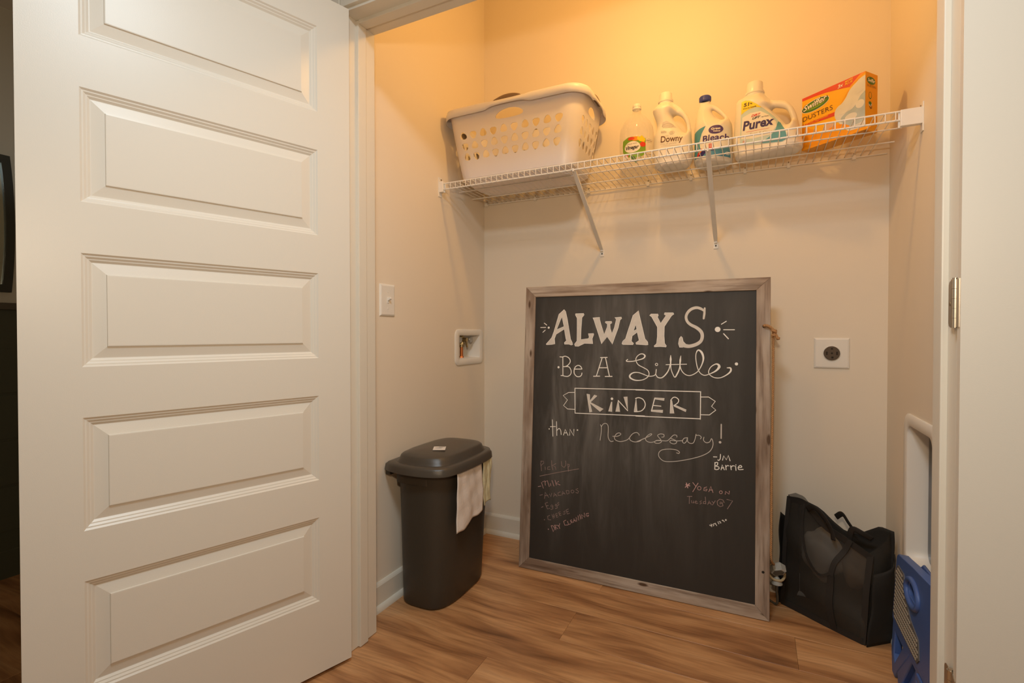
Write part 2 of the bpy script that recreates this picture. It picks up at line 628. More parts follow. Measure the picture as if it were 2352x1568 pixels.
# text and flat print
_txt_cache = {}
def text2d(s, height, shear=0.0, bold=0.0, width=None):
    """triangulated lettering; origin at its left baseline, cap height as given"""
    cu = bpy.data.curves.new('t', 'FONT')
    cu.body = s
    cu.size = 1.0
    cu.shear = shear
    cu.offset = bold
    cu.resolution_u = 3
    o = bpy.data.objects.new('t', cu)
    COL.objects.link(o)
    dg = bpy.context.evaluated_depsgraph_get()
    me = bpy.data.meshes.new_from_object(o.evaluated_get(dg))
    v = [(p.co.x, p.co.y) for p in me.vertices]
    me.calc_loop_triangles()
    f = [tuple(t.vertices) for t in me.loop_triangles]
    bpy.data.objects.remove(o); bpy.data.curves.remove(cu); bpy.data.meshes.remove(me)
    cap = 0.72
    k = height / cap
    x0 = min(p[0] for p in v); x1 = max(p[0] for p in v)
    kx = k if width is None else width / max(x1 - x0, 1e-6)
    return [((p[0] - x0) * kx, p[1] * k) for p in v], f

def xf(vf, x, z, ang=0.0):
    c, s = math.cos(ang), math.sin(ang)
    return [(x + a * c - b * s, z + a * s + b * c) for a, b in vf[0]], vf[1]

def poly2d(pts, grid=0.006, holes=()):
    v, f, _ = fill2d(list(pts), [list(h) for h in holes], grid, grid)
    return v, f

def ell(cx, cz, rx, rz, n=32, ang=0.0):
    c, s = math.cos(ang), math.sin(ang)
    return [(cx + rx * math.cos(t) * c - rz * math.sin(t) * s, cz + rx * math.cos(t) * s + rz * math.sin(t) * c) for t in [2 * PI * k / n for k in range(n)]]

def subdiv(vf, maxe):
    bm = bmesh.new()
    vs = [bm.verts.new((a, 0, b)) for a, b in vf[0]]
    for f in vf[1]:
        try:
            bm.faces.new([vs[i] for i in f])
        except ValueError:
            pass
    for _ in range(4):
        es = [e for e in bm.edges if e.calc_length() > maxe]
        if not es:
            break
        bmesh.ops.subdivide_edges(bm, edges=es, cuts=1)
        bmesh.ops.triangulate(bm, faces=bm.faces)
    bm.verts.index_update()
    v = [(q.co.x, q.co.z) for q in bm.verts]
    f = [tuple(q.index for q in ff.verts) for ff in bm.faces]
    bm.free()
    return v, f

def bvh_of(o):
    me = o.data
    return BVHTree.FromPolygons([v.co.copy() for v in me.vertices], [tuple(p.vertices) for p in me.polygons])

def decal(name, vf, m, parent, bvh=None, off=0.0005, ynear=-0.3, yflat=0.0, maxe=0.006):
    """print patch laid on the front (local -Y) of a body"""
    if bvh is not None:
        vf = subdiv(vf, maxe)
    out = []
    for a, b in vf[0]:
        y = yflat
        if bvh is not None:
            h = bvh.ray_cast(Vector((a, ynear, b)), Vector((0, 1, 0)))
            if h[0] is None:
                h = bvh.find_nearest(Vector((a, -0.05, b)))
            y = h[0].y
        out.append((a, y - off, b))
    return raw(name, out, [tuple(f) for f in vf[1]], m, parent)

def join2d(items):
    V, F = [], []
    for v, f in items:
        b = len(V)
        V += list(v)
        F += [tuple(i + b for i in t) for t in f]
    return V, F
CHALK={'always':[['P',[(1043,10144),(1205,10322),(1310,10449),(1410,10727),(1630,11507),(1876,11716),(1944,11627),(2030,11300),(2208,10378),(2289,10230),(2312,10132),(2240,10118),(2135,10155),(1927,10152),(1912,10215),(2014,10315),(1986,10402),(1898,10826),(1520,10601),(1445,10399),(1472,10161),(1318,10134),(1076,10119)],[(1528,10802),(1766,11379),(1881,10951)]],['P',[(2415,11519),(2786,11525),(2812,11463),(2713,11341),(2686,10824),(2683,10369),(3024,10408),(3060,10481),(3014,10627),(3257,10640),(3265,10591),(3199,10408),(3234,10190),(2852,10198),(2575,10065),(2422,10071),(2394,10157),(2506,10306),(2502,10825),(2491,11320),(2411,11457)],[]],['P',[(3211,11323),(3516,11343),(3517,11246),(3584,11015),(3726,10604),(3855,10917),(3857,11049),(3766,11110),(3777,11159),(4044,11161),(4057,11096),(3974,11037),(3989,10844),(4073,10652),(4169,10892),(4247,11238),(4174,11323),(4460,11343),(4478,11283),(4403,11212),(4337,10891),(4091,10174),(3862,10496),(3624,10182),(3257,11237)],[]],['P',[(4507,10202),(4541,10309),(4657,10416),(4723,10653),(4957,11407),(5186,11603),(5224,11403),(5370,10816),(5467,10420),(5583,10282),(5596,10166),(5517,10158),(5104,10184),(5091,10243),(5228,10349),(5142,10688),(4936,10535),(4904,10312),(4999,10218),(4977,10164),(4543,10167)],[(4979,10735),(5068,11005),(5122,10817)]],['P',[(5647,11397),(5702,11454),(5983,11450),(6000,11392),(5963,11323),(6100,11067),(6306,11376),(6235,11434),(6250,11498),(6590,11492),(6619,11439),(6526,11372),(6246,10929),(6240,10539),(6266,10230),(6339,10128),(6322,10082),(6090,10098),(5856,10081),(5845,10122),(5944,10216),(5973,10538),(5968,10907),(5727,11338)],[]],['S',[(7796,11655),(7785,11432),(7762,11243)],[68,87,77],0],['S',[(7780,11543),(7655,11635),(7487,11683),(7297,11631),(7150,11487),(7092,11308),(7143,11127),(7283,10991),(7494,10877),(7663,10721),(7716,10543),(7666,10343),(7501,10208),(7249,10127),(7058,10148),(6940,10203)],[68,103,114,114,109,105,105,114,125,132,125,125,137,137,159,182],1],['P',[(6904,10523),(6958,10473),(6992,10316),(7100,10204),(6973,10079),(6855,10078),(6810,10224),(6840,10428)],[]],['D',(8282,10804),105],['S',[(8418,11009),(8594,11124)],[34,34],0],['S',[(8500,10790),(8888,10789)],[34,34],0],['S',[(8501,10633),(8672,10437)],[39,39],0],['D',(1150,10899),50],['S',[(928,11109),(1052,11019)],[34,34],0],['S',[(755,10906),(1006,10910)],[34,34],0],['S',[(982,10786),(871,10689)],[34,34],0]],'be_a':[['D',(1670,9111),50],['S',[(1725,9581),(1862,9574)],[39,39],0],['S',[(1862,9574),(1887,8747)],[39,39],0],['S',[(1798,8744),(1921,8741)],[39,39],0],['S',[(1862,9584),(1992,9611),(2150,9535),(2218,9389),(2131,9238),(2003,9155),(1898,9145)],[39,39,39,39,39,39,39],1],['S',[(2003,9155),(2159,9140),(2260,8995),(2249,8822),(2117,8719),(1934,8724)],[39,39,39,39,39,39],1],['S',[(2432,9050),(2763,9065)],[39,39],0],['S',[(2763,9065),(2710,9168),(2594,9221),(2468,9161),(2407,9024),(2418,8853),(2528,8734),(2656,8727),(2743,8791),(2766,8889)],[39,39,39,39,39,39,39,39,39,39],1],['S',[(3587,9586),(3879,9602)],[39,39],0],['S',[(3660,9580),(3418,8780)],[39,39],0],['S',[(3807,9583),(3991,8801)],[39,39],0],['S',[(3295,8768),(3566,8783)],[39,39],0],['S',[(3810,8778),(4106,8793)],[39,39],0],['S',[(3559,9145),(3875,9155)],[39,39],0]],'little':[['S',[(4763,9534),(4707,9485),(4743,9451),(4976,9461),(5206,9521),(5411,9595),(5478,9701),(5386,9780),(5249,9754),(5124,9624),(5115,9483),(5209,9323),(5417,9213),(5600,9103),(5659,8944),(5582,8803),(5379,8691),(5104,8668),(4895,8753),(4869,8869),(5007,8979),(5214,8997),(5421,8935),(5603,8868),(5783,8868),(5916,8941),(5947,9148)],[36,36,36,36,36,50,64,41,34,34,34,34,34,34,34,34,34,46,68,64,46,34,34,34,34,34,34],1],['S',[(5921,8953),(6007,8830),(6162,8813),(6315,8944),(6443,9153),(6505,9426)],[32,41,41,50,41,32],1],['S',[(6513,9744),(6514,9585),(6516,9427),(6530,9201),(6597,9000),(6686,8856),(6770,8983),(6854,9188),(6884,9391)],[23,77,50,32,32,36,55,50,32],1],['S',[(6906,9729),(6889,9549),(6885,9324),(6951,9124),(7091,8983),(7261,8945),(7449,9029),(7594,9167),(7716,9414),(7765,9658),(7701,9878),(7576,9976),(7493,9852),(7485,9607),(7540,9298),(7636,9080),(7802,8976),(8007,9038),(8229,9166),(8349,9322),(8308,9419),(8207,9427),(8045,9313),(7965,9135),(8007,9005),(8171,8902),(8392,8900),(8611,9016),(8759,9162),(8758,9291),(8639,9298)],[23,68,36,32,32,32,32,32,41,68,82,55,32,32,32,32,32,32,59,100,68,41,32,32,32,32,32,41,64,59,32],1],['S',[(6331,9358),(7133,9398)],[30,30],0],['S',[(6004,9356),(5996,9326),(5971,9307),(5941,9306),(5916,9324),(5906,9353),(5915,9383),(5940,9402),(5970,9403),(5995,9385),(6004,9356)],[27,27,27,27,27,27,27,27,27,27,27],0],['D',(8968,9458),59]],'kinder':[['S',[(2459,8206),(5484,8286)],[35,35],0],['S',[(5126,8262),(7679,8317)],[36,36],0],['S',[(7673,8317),(7674,7230)],[36,36],0],['S',[(7674,7246),(5143,7174)],[36,36],0],['S',[(2459,8206),(2490,7114)],[35,35],0],['S',[(2490,7114),(5500,7203)],[35,35],0],['S',[(2463,8024),(2168,8004),(1918,7859),(2127,7672),(1950,7415),(2141,7273),(2479,7278)],[29,29,29,29,29,29,29],0],['S',[(7688,8110),(7972,8126),(8218,7969),(8082,7766),(8242,7629),(8010,7424),(7687,7408)],[31,31,31,31,31,31,31],0],['P',[(3007,7986),(3139,7970),(3157,7609),(3256,7227),(3151,7192)],[]],['P',[(3145,7680),(3350,7963),(3470,7929),(3172,7626)],[]],['P',[(3171,7634),(3757,7376),(3610,7259),(3175,7585)],[]],['D',(4121,7837),54],['P',[(4095,7705),(4128,7707),(4131,7286),(3980,7292)],[]],['P',[(4391,7798),(4470,7309),(4289,7301)],[]],['S',[(4391,7779),(4797,7375)],[35,35],0],['P',[(4625,7939),(4772,7963),(4807,7368)],[]],['P',[(5142,7909),(5194,7374),(5063,7355)],[]],['S',[(5120,7908),(5251,7947),(5420,7889),(5517,7726),(5496,7556),(5379,7416),(5236,7370),(5080,7354)],[38,38,38,38,38,38,38,38],1],['S',[(5903,7964),(5777,7430)],[41,41],0],['P',[(5903,7981),(6290,7981),(6278,7886),(5915,7924)],[]],['S',[(5849,7662),(6151,7650)],[36,36],0],['P',[(5776,7471),(6236,7496),(6229,7389),(5763,7410)],[]],['P',[(6529,7929),(6584,7908),(6674,7391),(6513,7380)],[]],['S',[(6538,7917),(6628,8028),(6741,8039),(6843,7947),(6811,7827),(6666,7706)],[36,36,36,36,36,36],1],['P',[(6659,7729),(6699,7736),(7142,7568),(7125,7485),(6673,7673)],[]]],'than':[['D',(1294,6324),29],['D',(2618,6381),33],['S',[(1437,6746),(1478,6014)],[33,33],0],['S',[(1348,6428),(1588,6453)],[33,33],0],['S',[(1634,6677),(1665,6062)],[33,33],0],['S',[(1660,6281),(1764,6384),(1844,6296),(1871,6121)],[33,33,33,33],1],['S',[(1981,6110),(2053,6366),(2190,6114)],[33,33,33],0],['S',[(2012,6206),(2133,6221)],[33,33],0],['S',[(2260,6124),(2267,6394),(2456,6120),(2456,6399)],[33,33,33,33],0]],'necessary':[['S',[(3646,6698),(3686,6571),(3674,6308),(3638,6033)],[27,27,27,27],1],['S',[(3679,6610),(3769,6738),(3892,6768),(3975,6674),(3989,6495),(3983,6255),(4027,6099),(4109,6026),(4210,6046)],[27,27,27,27,27,27,27,27,27],1],['S',[(4186,6252),(4387,6270),(4526,6361),(4465,6416),(4346,6366),(4258,6219),(4310,6104),(4491,6056),(4709,6111),(4846,6193),(4904,6276),(5019,6424),(5174,6496),(5272,6445),(5292,6389)],[27,27,27,27,27,27,27,27,27,27,27,27,27,27,27],1],['S',[(4885,6235),(4945,6143),(5102,6099),(5296,6136),(5410,6224),(5513,6272)],[27,27,27,27,27,27],1],['S',[(5207,6124),(5326,6183),(5538,6298),(5725,6399),(5806,6477),(5736,6483),(5608,6376),(5551,6264),(5611,6173),(5752,6139),(5892,6176),(6008,6246),(6169,6272),(6099,6360),(6040,6450),(6143,6518),(6281,6506),(6282,6412),(6202,6393)],[26,26,26,26,26,26,26,26,26,26,26,26,26,26,26,26,26,26,26],1],['S',[(6169,6277),(6193,6204),(6102,6136),(5986,6125),(5916,6166),(6008,6234),(6216,6248),(6421,6267),(6556,6401),(6668,6517),(6781,6515),(6793,6446)],[26,26,26,26,26,26,26,26,26,26,26,26],1],['S',[(6557,6378),(6670,6341),(6783,6282),(6762,6198),(6650,6164),(6536,6212),(6558,6296),(6783,6293),(7006,6325)],[26,26,26,26,26,26,26,26,26],1],['S',[(7182,6457),(7072,6424),(7007,6302),(7074,6227),(7162,6317),(7200,6470),(7206,6321),(7295,6248),(7415,6271),(7479,6415),(7521,6625)],[26,26,26,26,26,26,26,26,26,26,26],1],['S',[(7521,6579),(7641,6590),(7717,6528),(7685,6456)],[26,26,26,26],1],['S',[(7814,6536),(7804,6410),(7901,6328),(8029,6374),(8092,6504),(8146,6385),(8137,6203),(8032,6000),(7798,5829),(7453,5678),(7015,5539),(6613,5449),(6295,5437),(6109,5582),(6095,5746),(6220,5876),(6471,5936),(6742,5940),(6889,5873),(6878,5803),(6789,5817)],[26,26,26,26,26,26,26,26,26,26,26,26,26,26,26,26,26,26,26,26,26],1],['S',[(8442,7088),(8441,6547)],[45,45],0],['D',(8405,6391),48]],'jm':[['S',[(8171,5804),(8291,5812)],[33,33],0],['S',[(8423,5927),(8413,5758),(8362,5685),(8330,5704)],[33,33,33,33],1],['S',[(8497,5711),(8538,5883),(8632,5737),(8703,5912),(8766,5718)],[33,33,33,33,33],0],['S',[(8226,5591),(8223,5333)],[33,33],0],['S',[(8226,5580),(8320,5602),(8311,5500),(8237,5458),(8353,5437),(8374,5372),(8291,5322),(8217,5332)],[33,33,33,33,33,33,33,33],1],['S',[(8448,5336),(8488,5531),(8562,5349)],[33,33,33],0],['S',[(8458,5404),(8541,5425)],[33,33],0],['S',[(8613,5523),(8628,5357)],[33,33],0],['S',[(8619,5468),(8685,5531),(8726,5513)],[33,33,33],0],['S',[(8788,5531),(8810,5378)],[33,33],0],['S',[(8799,5466),(8860,5539),(8921,5535)],[33,33,33],0],['S',[(8962,5529),(8977,5376)],[33,33],0],['S',[(9044,5483),(9175,5520),(9134,5581),(9064,5518),(9075,5420),(9226,5438)],[33,33,33,33,33,33],1],['D',(8972,5583),19]],'pick':[['S',[(949,4862),(925,4735),(974,4419)],[21,21,21],0],['S',[(922,4835),(1056,4862),(1072,4777),(941,4650)],[21,21,21,21],0],['S',[(1143,4611),(1160,4490)],[21,21],0],['S',[(1369,4649),(1263,4613),(1252,4525),(1385,4528)],[21,21,21,21],0],['S',[(1446,4929),(1459,4721),(1517,4519)],[21,21,21],0],['S',[(1654,4817),(1486,4712),(1632,4667),(1661,4548)],[21,21,21,21],0],['S',[(1913,4943),(1930,4750),(2048,4690),(2123,4796),(2106,4988)],[21,21,21,21,21],0],['S',[(2211,4866),(2245,4543)],[21,21],0],['S',[(2212,4842),(2289,4851),(2278,4765),(2228,4723)],[21,21,21,21],0],['S',[(899,4174),(1820,4457),(2711,4706)],[21,21,21],0]],'milk':[['S',[(831,3695),(965,3737)],[23,23],0],['S',[(988,3901),(1088,3655)],[23,23],0],['S',[(1040,3932),(1146,3995),(1178,3802)],[23,23,23],0],['S',[(1160,3947),(1265,4022),(1365,3765)],[23,23,23],0],['S',[(1414,3906),(1437,3816)],[23,23],0],['S',[(1490,4050),(1587,3818)],[23,23],0],['S',[(1633,4080),(1704,3870)],[23,23],0],['S',[(1804,4053),(1676,3952),(1873,3904)],[23,23,23],0]],'avo':[['S',[(922,3324),(1055,3367)],[21,21],0],['S',[(1153,3209),(1172,3494),(1350,3285)],[21,21,21],0],['S',[(1176,3335),(1322,3379)],[21,21],0],['S',[(1386,3437),(1455,3324),(1491,3488)],[21,21,21],0],['S',[(1586,3342),(1595,3526),(1742,3388)],[21,21,21],0],['S',[(1597,3417),(1701,3456)],[21,21],0],['S',[(1893,3603),(1777,3539),(1793,3432),(1922,3462)],[21,21,21,21],0],['S',[(1974,3469),(1996,3641),(2114,3536)],[21,21,21],0],['S',[(1985,3531),(2088,3569)],[21,21],0],['S',[(2162,3688),(2204,3549),(2305,3598),(2290,3705),(2162,3700)],[21,21,21,21,21],0],['S',[(2692,3854),(2592,3805),(2732,3740),(2696,3652),(2608,3675)],[21,21,21,21,21],0],['S',[(2519,3704),(2506,3664),(2473,3636),(2431,3631),(2396,3650),(2382,3686),(2394,3726),(2428,3754),(2470,3759),(2505,3740),(2519,3704)],[18,18,18,18,18,18,18,18,18,18,18],0]],'eggs':[['S',[(1017,2796),(1096,2844)],[23,23],0],['S',[(1303,3058),(1185,3004),(1311,2766),(1415,2818)],[23,23,23,23],0],['S',[(1241,2890),(1346,2930)],[23,23],0],['S',[(1557,2948),(1560,2803),(1469,2777)],[23,23,23],0],['S',[(1751,3013),(1768,2882),(1677,2845)],[23,23,23],0],['S',[(1839,3135),(1763,3088),(1854,3053),(1804,2997)],[23,23,23,23],0],['S',[(1560,2937),(1551,2910),(1528,2890),(1499,2886),(1475,2899),(1465,2923),(1474,2950),(1497,2969),(1526,2974),(1550,2961),(1560,2937)],[18,18,18,18,18,18,18,18,18,18,18],0],['S',[(1752,3001),(1744,2976),(1722,2958),(1695,2954),(1672,2965),(1663,2988),(1671,3014),(1693,3032),(1720,3036),(1743,3024),(1752,3001)],[18,18,18,18,18,18,18,18,18,18,18],0]],'cheese':[['S',[(1423,2502),(1319,2450),(1349,2308),(1481,2317)],[21,21,21,21],0],['S',[(1527,2555),(1597,2396)],[21,21],0],['S',[(1605,2591),(1648,2428)],[21,21],0],['S',[(1569,2476),(1633,2510)],[21,21],0],['S',[(1773,2653),(1696,2617),(1752,2468),(1816,2503)],[21,21,21,21],0],['S',[(1724,2549),(1788,2571)],[21,21],0],['S',[(1914,2740),(1837,2704),(1892,2563),(1956,2597)],[21,21,21,21],0],['S',[(1865,2636),(1929,2665)],[21,21],0],['S',[(2144,2806),(2055,2756),(2146,2722),(2109,2656),(2045,2658)],[21,21,21,21,21],0],['S',[(2283,2911),(2181,2860),(2237,2688),(2337,2739)],[21,21,21,21],0],['S',[(2209,2780),(2285,2815)],[21,21],0],['D',(1177,2276),21]],'dry':[['S',[(1501,2053),(1611,1817),(1673,1972),(1579,2077),(1500,2065)],[23,23,23,23,23],0],['S',[(1656,2114),(1726,1920)],[23,23],0],['S',[(1656,2114),(1747,2129),(1697,2036),(1816,1983)],[23,23,23,23],0],['S',[(1786,2135),(1865,2100)],[23,23],0],['S',[(1900,2226),(1865,2100),(1906,2010)],[23,23,23],0],['S',[(2179,2415),(2078,2351),(2133,2192),(2286,2228)],[23,23,23,23],0],['S',[(2257,2379),(2311,2244),(2399,2295)],[23,23,23],0],['S',[(2445,2469),(2383,2435),(2436,2336),(2498,2370)],[23,23,23,23],0],['S',[(2409,2385),(2472,2414)],[23,23],0],['S',[(2536,2376),(2545,2544),(2636,2428)],[23,23,23],0],['S',[(2547,2449),(2609,2478)],[23,23],0],['S',[(2673,2446),(2631,2617),(2772,2497),(2730,2692)],[23,23,23,23],0],['S',[(2804,2751),(2858,2570)],[23,23],0],['S',[(2919,2603),(2879,2762),(3042,2670),(3001,2852)],[23,23,23,23],0],['S',[(3198,2870),(3100,2844),(3090,2748),(3177,2726),(3212,2790),(3151,2781)],[23,23,23,23,23,23],0],['D',(1373,1891),23]],'yoga':[['S',[(7139,4493),(7294,4654)],[36,36],0],['S',[(7179,4662),(7234,4483)],[36,36],0],['S',[(7159,4594),(7306,4569)],[36,36],0],['S',[(7419,4714),(7534,4577)],[23,23],0],['S',[(7615,4717),(7422,4356)],[23,23],0],['S',[(7932,4607),(7841,4563),(7832,4454),(7923,4456),(7953,4524),(7892,4516)],[23,23,23,23,23,23],0],['S',[(8015,4436),(8083,4648),(8166,4424)],[23,23,23],0],['S',[(8034,4503),(8145,4517)],[23,23],0],['S',[(8603,4420),(8612,4527),(8740,4439),(8749,4556)],[23,23,23,23],0],['S',[(7729,4533),(7717,4490),(7683,4459),(7641,4454),(7607,4475),(7594,4515),(7607,4559),(7640,4589),(7682,4595),(7716,4573),(7729,4533)],[20,20,20,20,20,20,20,20,20,20,20],0],['S',[(8502,4480),(8492,4445),(8465,4421),(8432,4416),(8405,4434),(8395,4466),(8405,4501),(8431,4525),(8465,4530),(8491,4512),(8502,4480)],[20,20,20,20,20,20,20,20,20,20,20],0]],'tuesday':[['S',[(7216,4143),(7393,4168)],[23,23],0],['S',[(7299,4155),(7296,3872)],[23,23],0],['S',[(7378,4003),(7385,3918),(7447,3926),(7456,4025),(7468,3919)],[23,23,23,23,23],0],['S',[(7509,3957),(7591,3990),(7549,4027),(7509,3957),(7540,3907),(7612,3929)],[23,23,23,23,23,23],0],['S',[(7744,4044),(7683,4003),(7755,3960),(7694,3912)],[23,23,23,23],0],['S',[(7885,4215),(7907,3950)],[23,23],0],['S',[(7902,4046),(7825,4024),(7816,3947),(7903,3960)],[23,23,23,23],0],['S',[(7978,3939),(8027,4085),(8109,3947)],[23,23,23],0],['S',[(7998,3995),(8089,4008)],[23,23],0],['S',[(8128,4078),(8189,4033)],[23,23],0],['S',[(8248,4116),(8149,3942)],[23,23],0],['S',[(8497,4077),(8427,4099),(8418,4024),(8487,4044),(8496,4109),(8527,3966),(8428,3919),(8329,3979),(8318,4105),(8407,4202),(8525,4187),(8566,4098)],[23,23,23,23,23,23,23,23,23,23,23,23],0],['S',[(8663,4228),(8868,4204),(8685,3873)],[23,23,23],0]],'number':[['S',[(8051,3161),(8081,3130),(8139,3175)],[25,25,25],0],['S',[(8105,3202),(8132,3104)],[25,25],0],['S',[(8211,3236),(8163,3198),(8211,3181),(8184,3142)],[25,25,25,25],0],['S',[(8271,3233),(8311,3176)],[25,25],0],['S',[(8349,3330),(8382,3255)],[25,25],0],['S',[(8393,3350),(8436,3361),(8423,3291),(8464,3310)],[25,25,25,25],0],['S',[(8535,3418),(8580,3367)],[25,25],0],['S',[(8273,3246),(8269,3234),(8260,3226),(8249,3224),(8240,3229),(8237,3240),(8240,3252),(8249,3260),(8260,3262),(8269,3256),(8273,3246)],[18,18,18,18,18,18,18,18,18,18,18],0],['S',[(8533,3412),(8530,3401),(8522,3394),(8512,3393),(8504,3397),(8501,3407),(8504,3417),(8512,3425),(8522,3426),(8530,3421),(8533,3412)],[18,18,18,18,18,18,18,18,18,18,18],0],['S',[(8656,3446),(8652,3431),(8640,3420),(8626,3417),(8614,3425),(8609,3439),(8614,3454),(8625,3465),(8640,3467),(8652,3460),(8656,3446)],[20,20,20,20,20,20,20,20,20,20,20],0]]}

# ================================================================== THE SETTING
XL, XR, YB = 0.0, 1.7538, 0.0            # closet: left wall, right wall, back wall
YF0, YF1 = -1.100, -0.962                # front wall, hall side and closet side
JL, JR, JH = 0.100, 1.647, 2.107         # faces of the jambs and the head
CZ, HZ = 2.95, 2.47                      # ceilings of closet and hall
HX0, HX1, HY0 = -1.62, 2.75, -4.2

def wallbox(name, boxes, m, label=None):
    bm = B()
    for b in boxes:
        box(bm, *b)
    o = obj(name, bm, m)
    return struct(o, label, None)

VY0, VY1, VZ0, VZ1 = -0.262, -0.055, 0.930, 1.058          # hole for the water valve box
DY0, DY1, DZ0, DZ1 = -0.565, -0.300, 0.325, 0.772          # hole for the dryer vent box
wallbox('wall_back', [(-0.12, XR + 0.12, YB, 0.10, 0, CZ)], M['wall'], 'beige painted back wall of the closet')
wallbox('wall_left', [(-0.12, 0, YF1, VY0, 0, CZ), (-0.12, 0, VY1, YB, 0, CZ), (-0.12, 0, VY0, VY1, 0, VZ0), (-0.12, 0, VY0, VY1, VZ1, CZ)], M['wall'], 'beige painted left wall of the closet')
wallbox('wall_right', [(XR, XR + 0.12, YF1, DY0, 0, CZ), (XR, XR + 0.12, DY1, YB, 0, CZ), (XR, XR + 0.12, DY0, DY1, 0, DZ0), (XR, XR + 0.12, DY0, DY1, DZ1, CZ)], M['wall'], 'beige painted right wall of the closet')
wallbox('wall_front', [(HX0, JL - 0.018, YF0 + 0.004, YF1, 0, CZ), (JR + 0.018, HX1, YF0 + 0.004, YF1, 0, CZ), (JL - 0.018, JR + 0.018, YF0 + 0.004, YF1, JH + 0.018, CZ)], M['wall'], 'painted wall around the closet door opening')
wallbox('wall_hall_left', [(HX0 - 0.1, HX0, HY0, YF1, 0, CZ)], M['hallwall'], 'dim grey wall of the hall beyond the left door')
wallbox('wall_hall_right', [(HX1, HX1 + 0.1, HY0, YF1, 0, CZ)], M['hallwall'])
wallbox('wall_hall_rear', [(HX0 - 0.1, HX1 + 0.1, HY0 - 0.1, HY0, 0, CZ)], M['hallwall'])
ce = wallbox('ceiling', [(-0.12, XR + 0.12, YF1, 0.10, CZ, CZ + 0.06)], M['ceil'])
wallbox('ceiling_hall', [(HX0 - 0.1, HX1 + 0.1, HY0 - 0.1, YF0 + 0.004, HZ, HZ + 0.06)], M['ceil'])

# floor: sub floor with one object per plank, rows run along X
bm = B()
box(bm, HX0, HX1, HY0, 0.0, -0.06, -0.012)
floor = struct(obj('floor', bm, M['sub']), 'brown wood-look plank floor with dark streaky grain')
rnd = random.Random(11)
PW = 0.190
joints = {2: [1.433], 3: [0.697], 5: [0.516], 1: [0.731], 4: [1.18, -0.06], 0: [0.25, 1.49]}
for k in range(23):
    y1 = 0.05 - PW * k
    if k == 0:
        y1 = 0.05
    y0 = y1 - PW
    xa, xb = HX0, HX1
    if y0 > YF1:
        xa, xb = XL, XR
    if k in (5, 6) :
        pass
    L = 1.262
    base = joints.get(k, [rnd.uniform(-0.2, 1.2)])[0]
    js = [base + L * i for i in range(-4, 5)]
    cuts = [xa] + [j for j in js if xa + 0.08 < j < xb - 0.08] + [xb]
    for a, b in zip(cuts, cuts[1:]):
        yy0, yy1 = y0, min(y1, 0.0)
        if yy1 - yy0 < 0.01:
            continue
        bm = B()
        cx, cy = (a + b) / 2, (yy0 + yy1) / 2
        g = 0.00025
        box(bm, a + g - cx, b - g - cx, yy0 + g - cy, yy1 - g - cy, -0.012, 0.0, bev=0.0006, seg=1)
        o = obj('plank', bm, M['plank'], floor)
        o.location = (cx, cy, rnd.uniform(-0.0001, 0.0))

# baseboards with shoe moulding
def baseboard(name, a, b, nrm, label, m=None, shoe=True, h=0.104):
    a, b, nrm = Vector(a), Vector(b), Vector(nrm)
    t = (b - a).normalized()
    def prof(pts, nm, par):
        bm = B()
        A = [bm.verts.new(a + nrm * p[0] + Vector((0, 0, p[1]))) for p in pts]
        C = [bm.verts.new(b + nrm * p[0] + Vector((0, 0, p[1]))) for p in pts]
        n = len(pts)
        for i in range(n):
            bm.faces.new((A[i], A[(i + 1) % n], C[(i + 1) % n], C[i]))
        bm.faces.new(A); bm.faces.new(C[::-1])
        return obj(nm, bm, m or M['trim'], par)
    o = prof([(0, 0), (0.013, 0), (0.013, h - 0.012), (0.010, h - 0.006), (0.006, h - 0.001), (0.004, h), (0, h)], name, None)
    struct(o, label)
    if shoe:
        q = [(0.013, 0), (0.027, 0)] + [(0.013 + 0.014 * math.cos(R(x)), 0.022 * math.sin(R(x))) for x in (15, 30, 45, 60, 75, 90)]
        prof(q, 'shoe_moulding', o)
    return o
baseboard('baseboard_back', (0, 0, 0), (XR, 0, 0), (0, -1, 0), 'white baseboard with shoe moulding on the back wall')
baseboard('baseboard_left', (0, -0.013, 0), (0, YF1, 0), (1, 0, 0), 'white baseboard with shoe moulding on the left wall')
baseboard('baseboard_right', (XR, -0.013, 0), (XR, YF1, 0), (-1, 0, 0), 'white baseboard on the right closet wall')
baseboard('baseboard_hall_left', (HX0, YF1 - 0.15, 0), (HX0, HY0, 0), (1, 0, 0), 'dark baseboard in the hall', M['wains'], False, 0.13)

# jambs, head and stops (trim_1..3), casing on the hall side (trim_4..6)
def trim(name, boxes, label, stops=()):
    bm = B()
    for b in boxes:
        box(bm, *b, bev=0.0015, seg=2)
    o = struct(obj(name, bm, M['trim']), label)
    for b in stops:
        bm = B()
        box(bm, *b, bev=0.0025, seg=2)
        obj('door_stop', bm, M['trim'], o)
    return o
trim('trim_1', [(JL - 0.018, JL, YF0, YF1 + 0.003, 0.002, JH + 0.018)], 'white left jamb of the closet opening', [(JL - 0.002, JL + 0.011, -1.050, -1.012, 0.002, JH - 0.001)])
trim('trim_2', [(JR, JR + 0.018, YF0, YF1 + 0.003, 0.002, JH + 0.018)], 'white right jamb of the closet opening', [(JR - 0.011, JR + 0.002, -1.050, -1.012, 0.002, JH - 0.001)])
trim('trim_3', [(JL, JR, YF0, YF1 + 0.003, JH, JH + 0.018)], 'white head jamb above the closet opening', [(JL + 0.011, JR - 0.011, -1.050, -1.012, JH - 0.011, JH + 0.002)])
def casing(name, boxes, label):
    bm = B()
    for b in boxes:
        box(bm, *b, bev=0.004, seg=2)
    return struct(obj(name, bm, M['trim']), label)
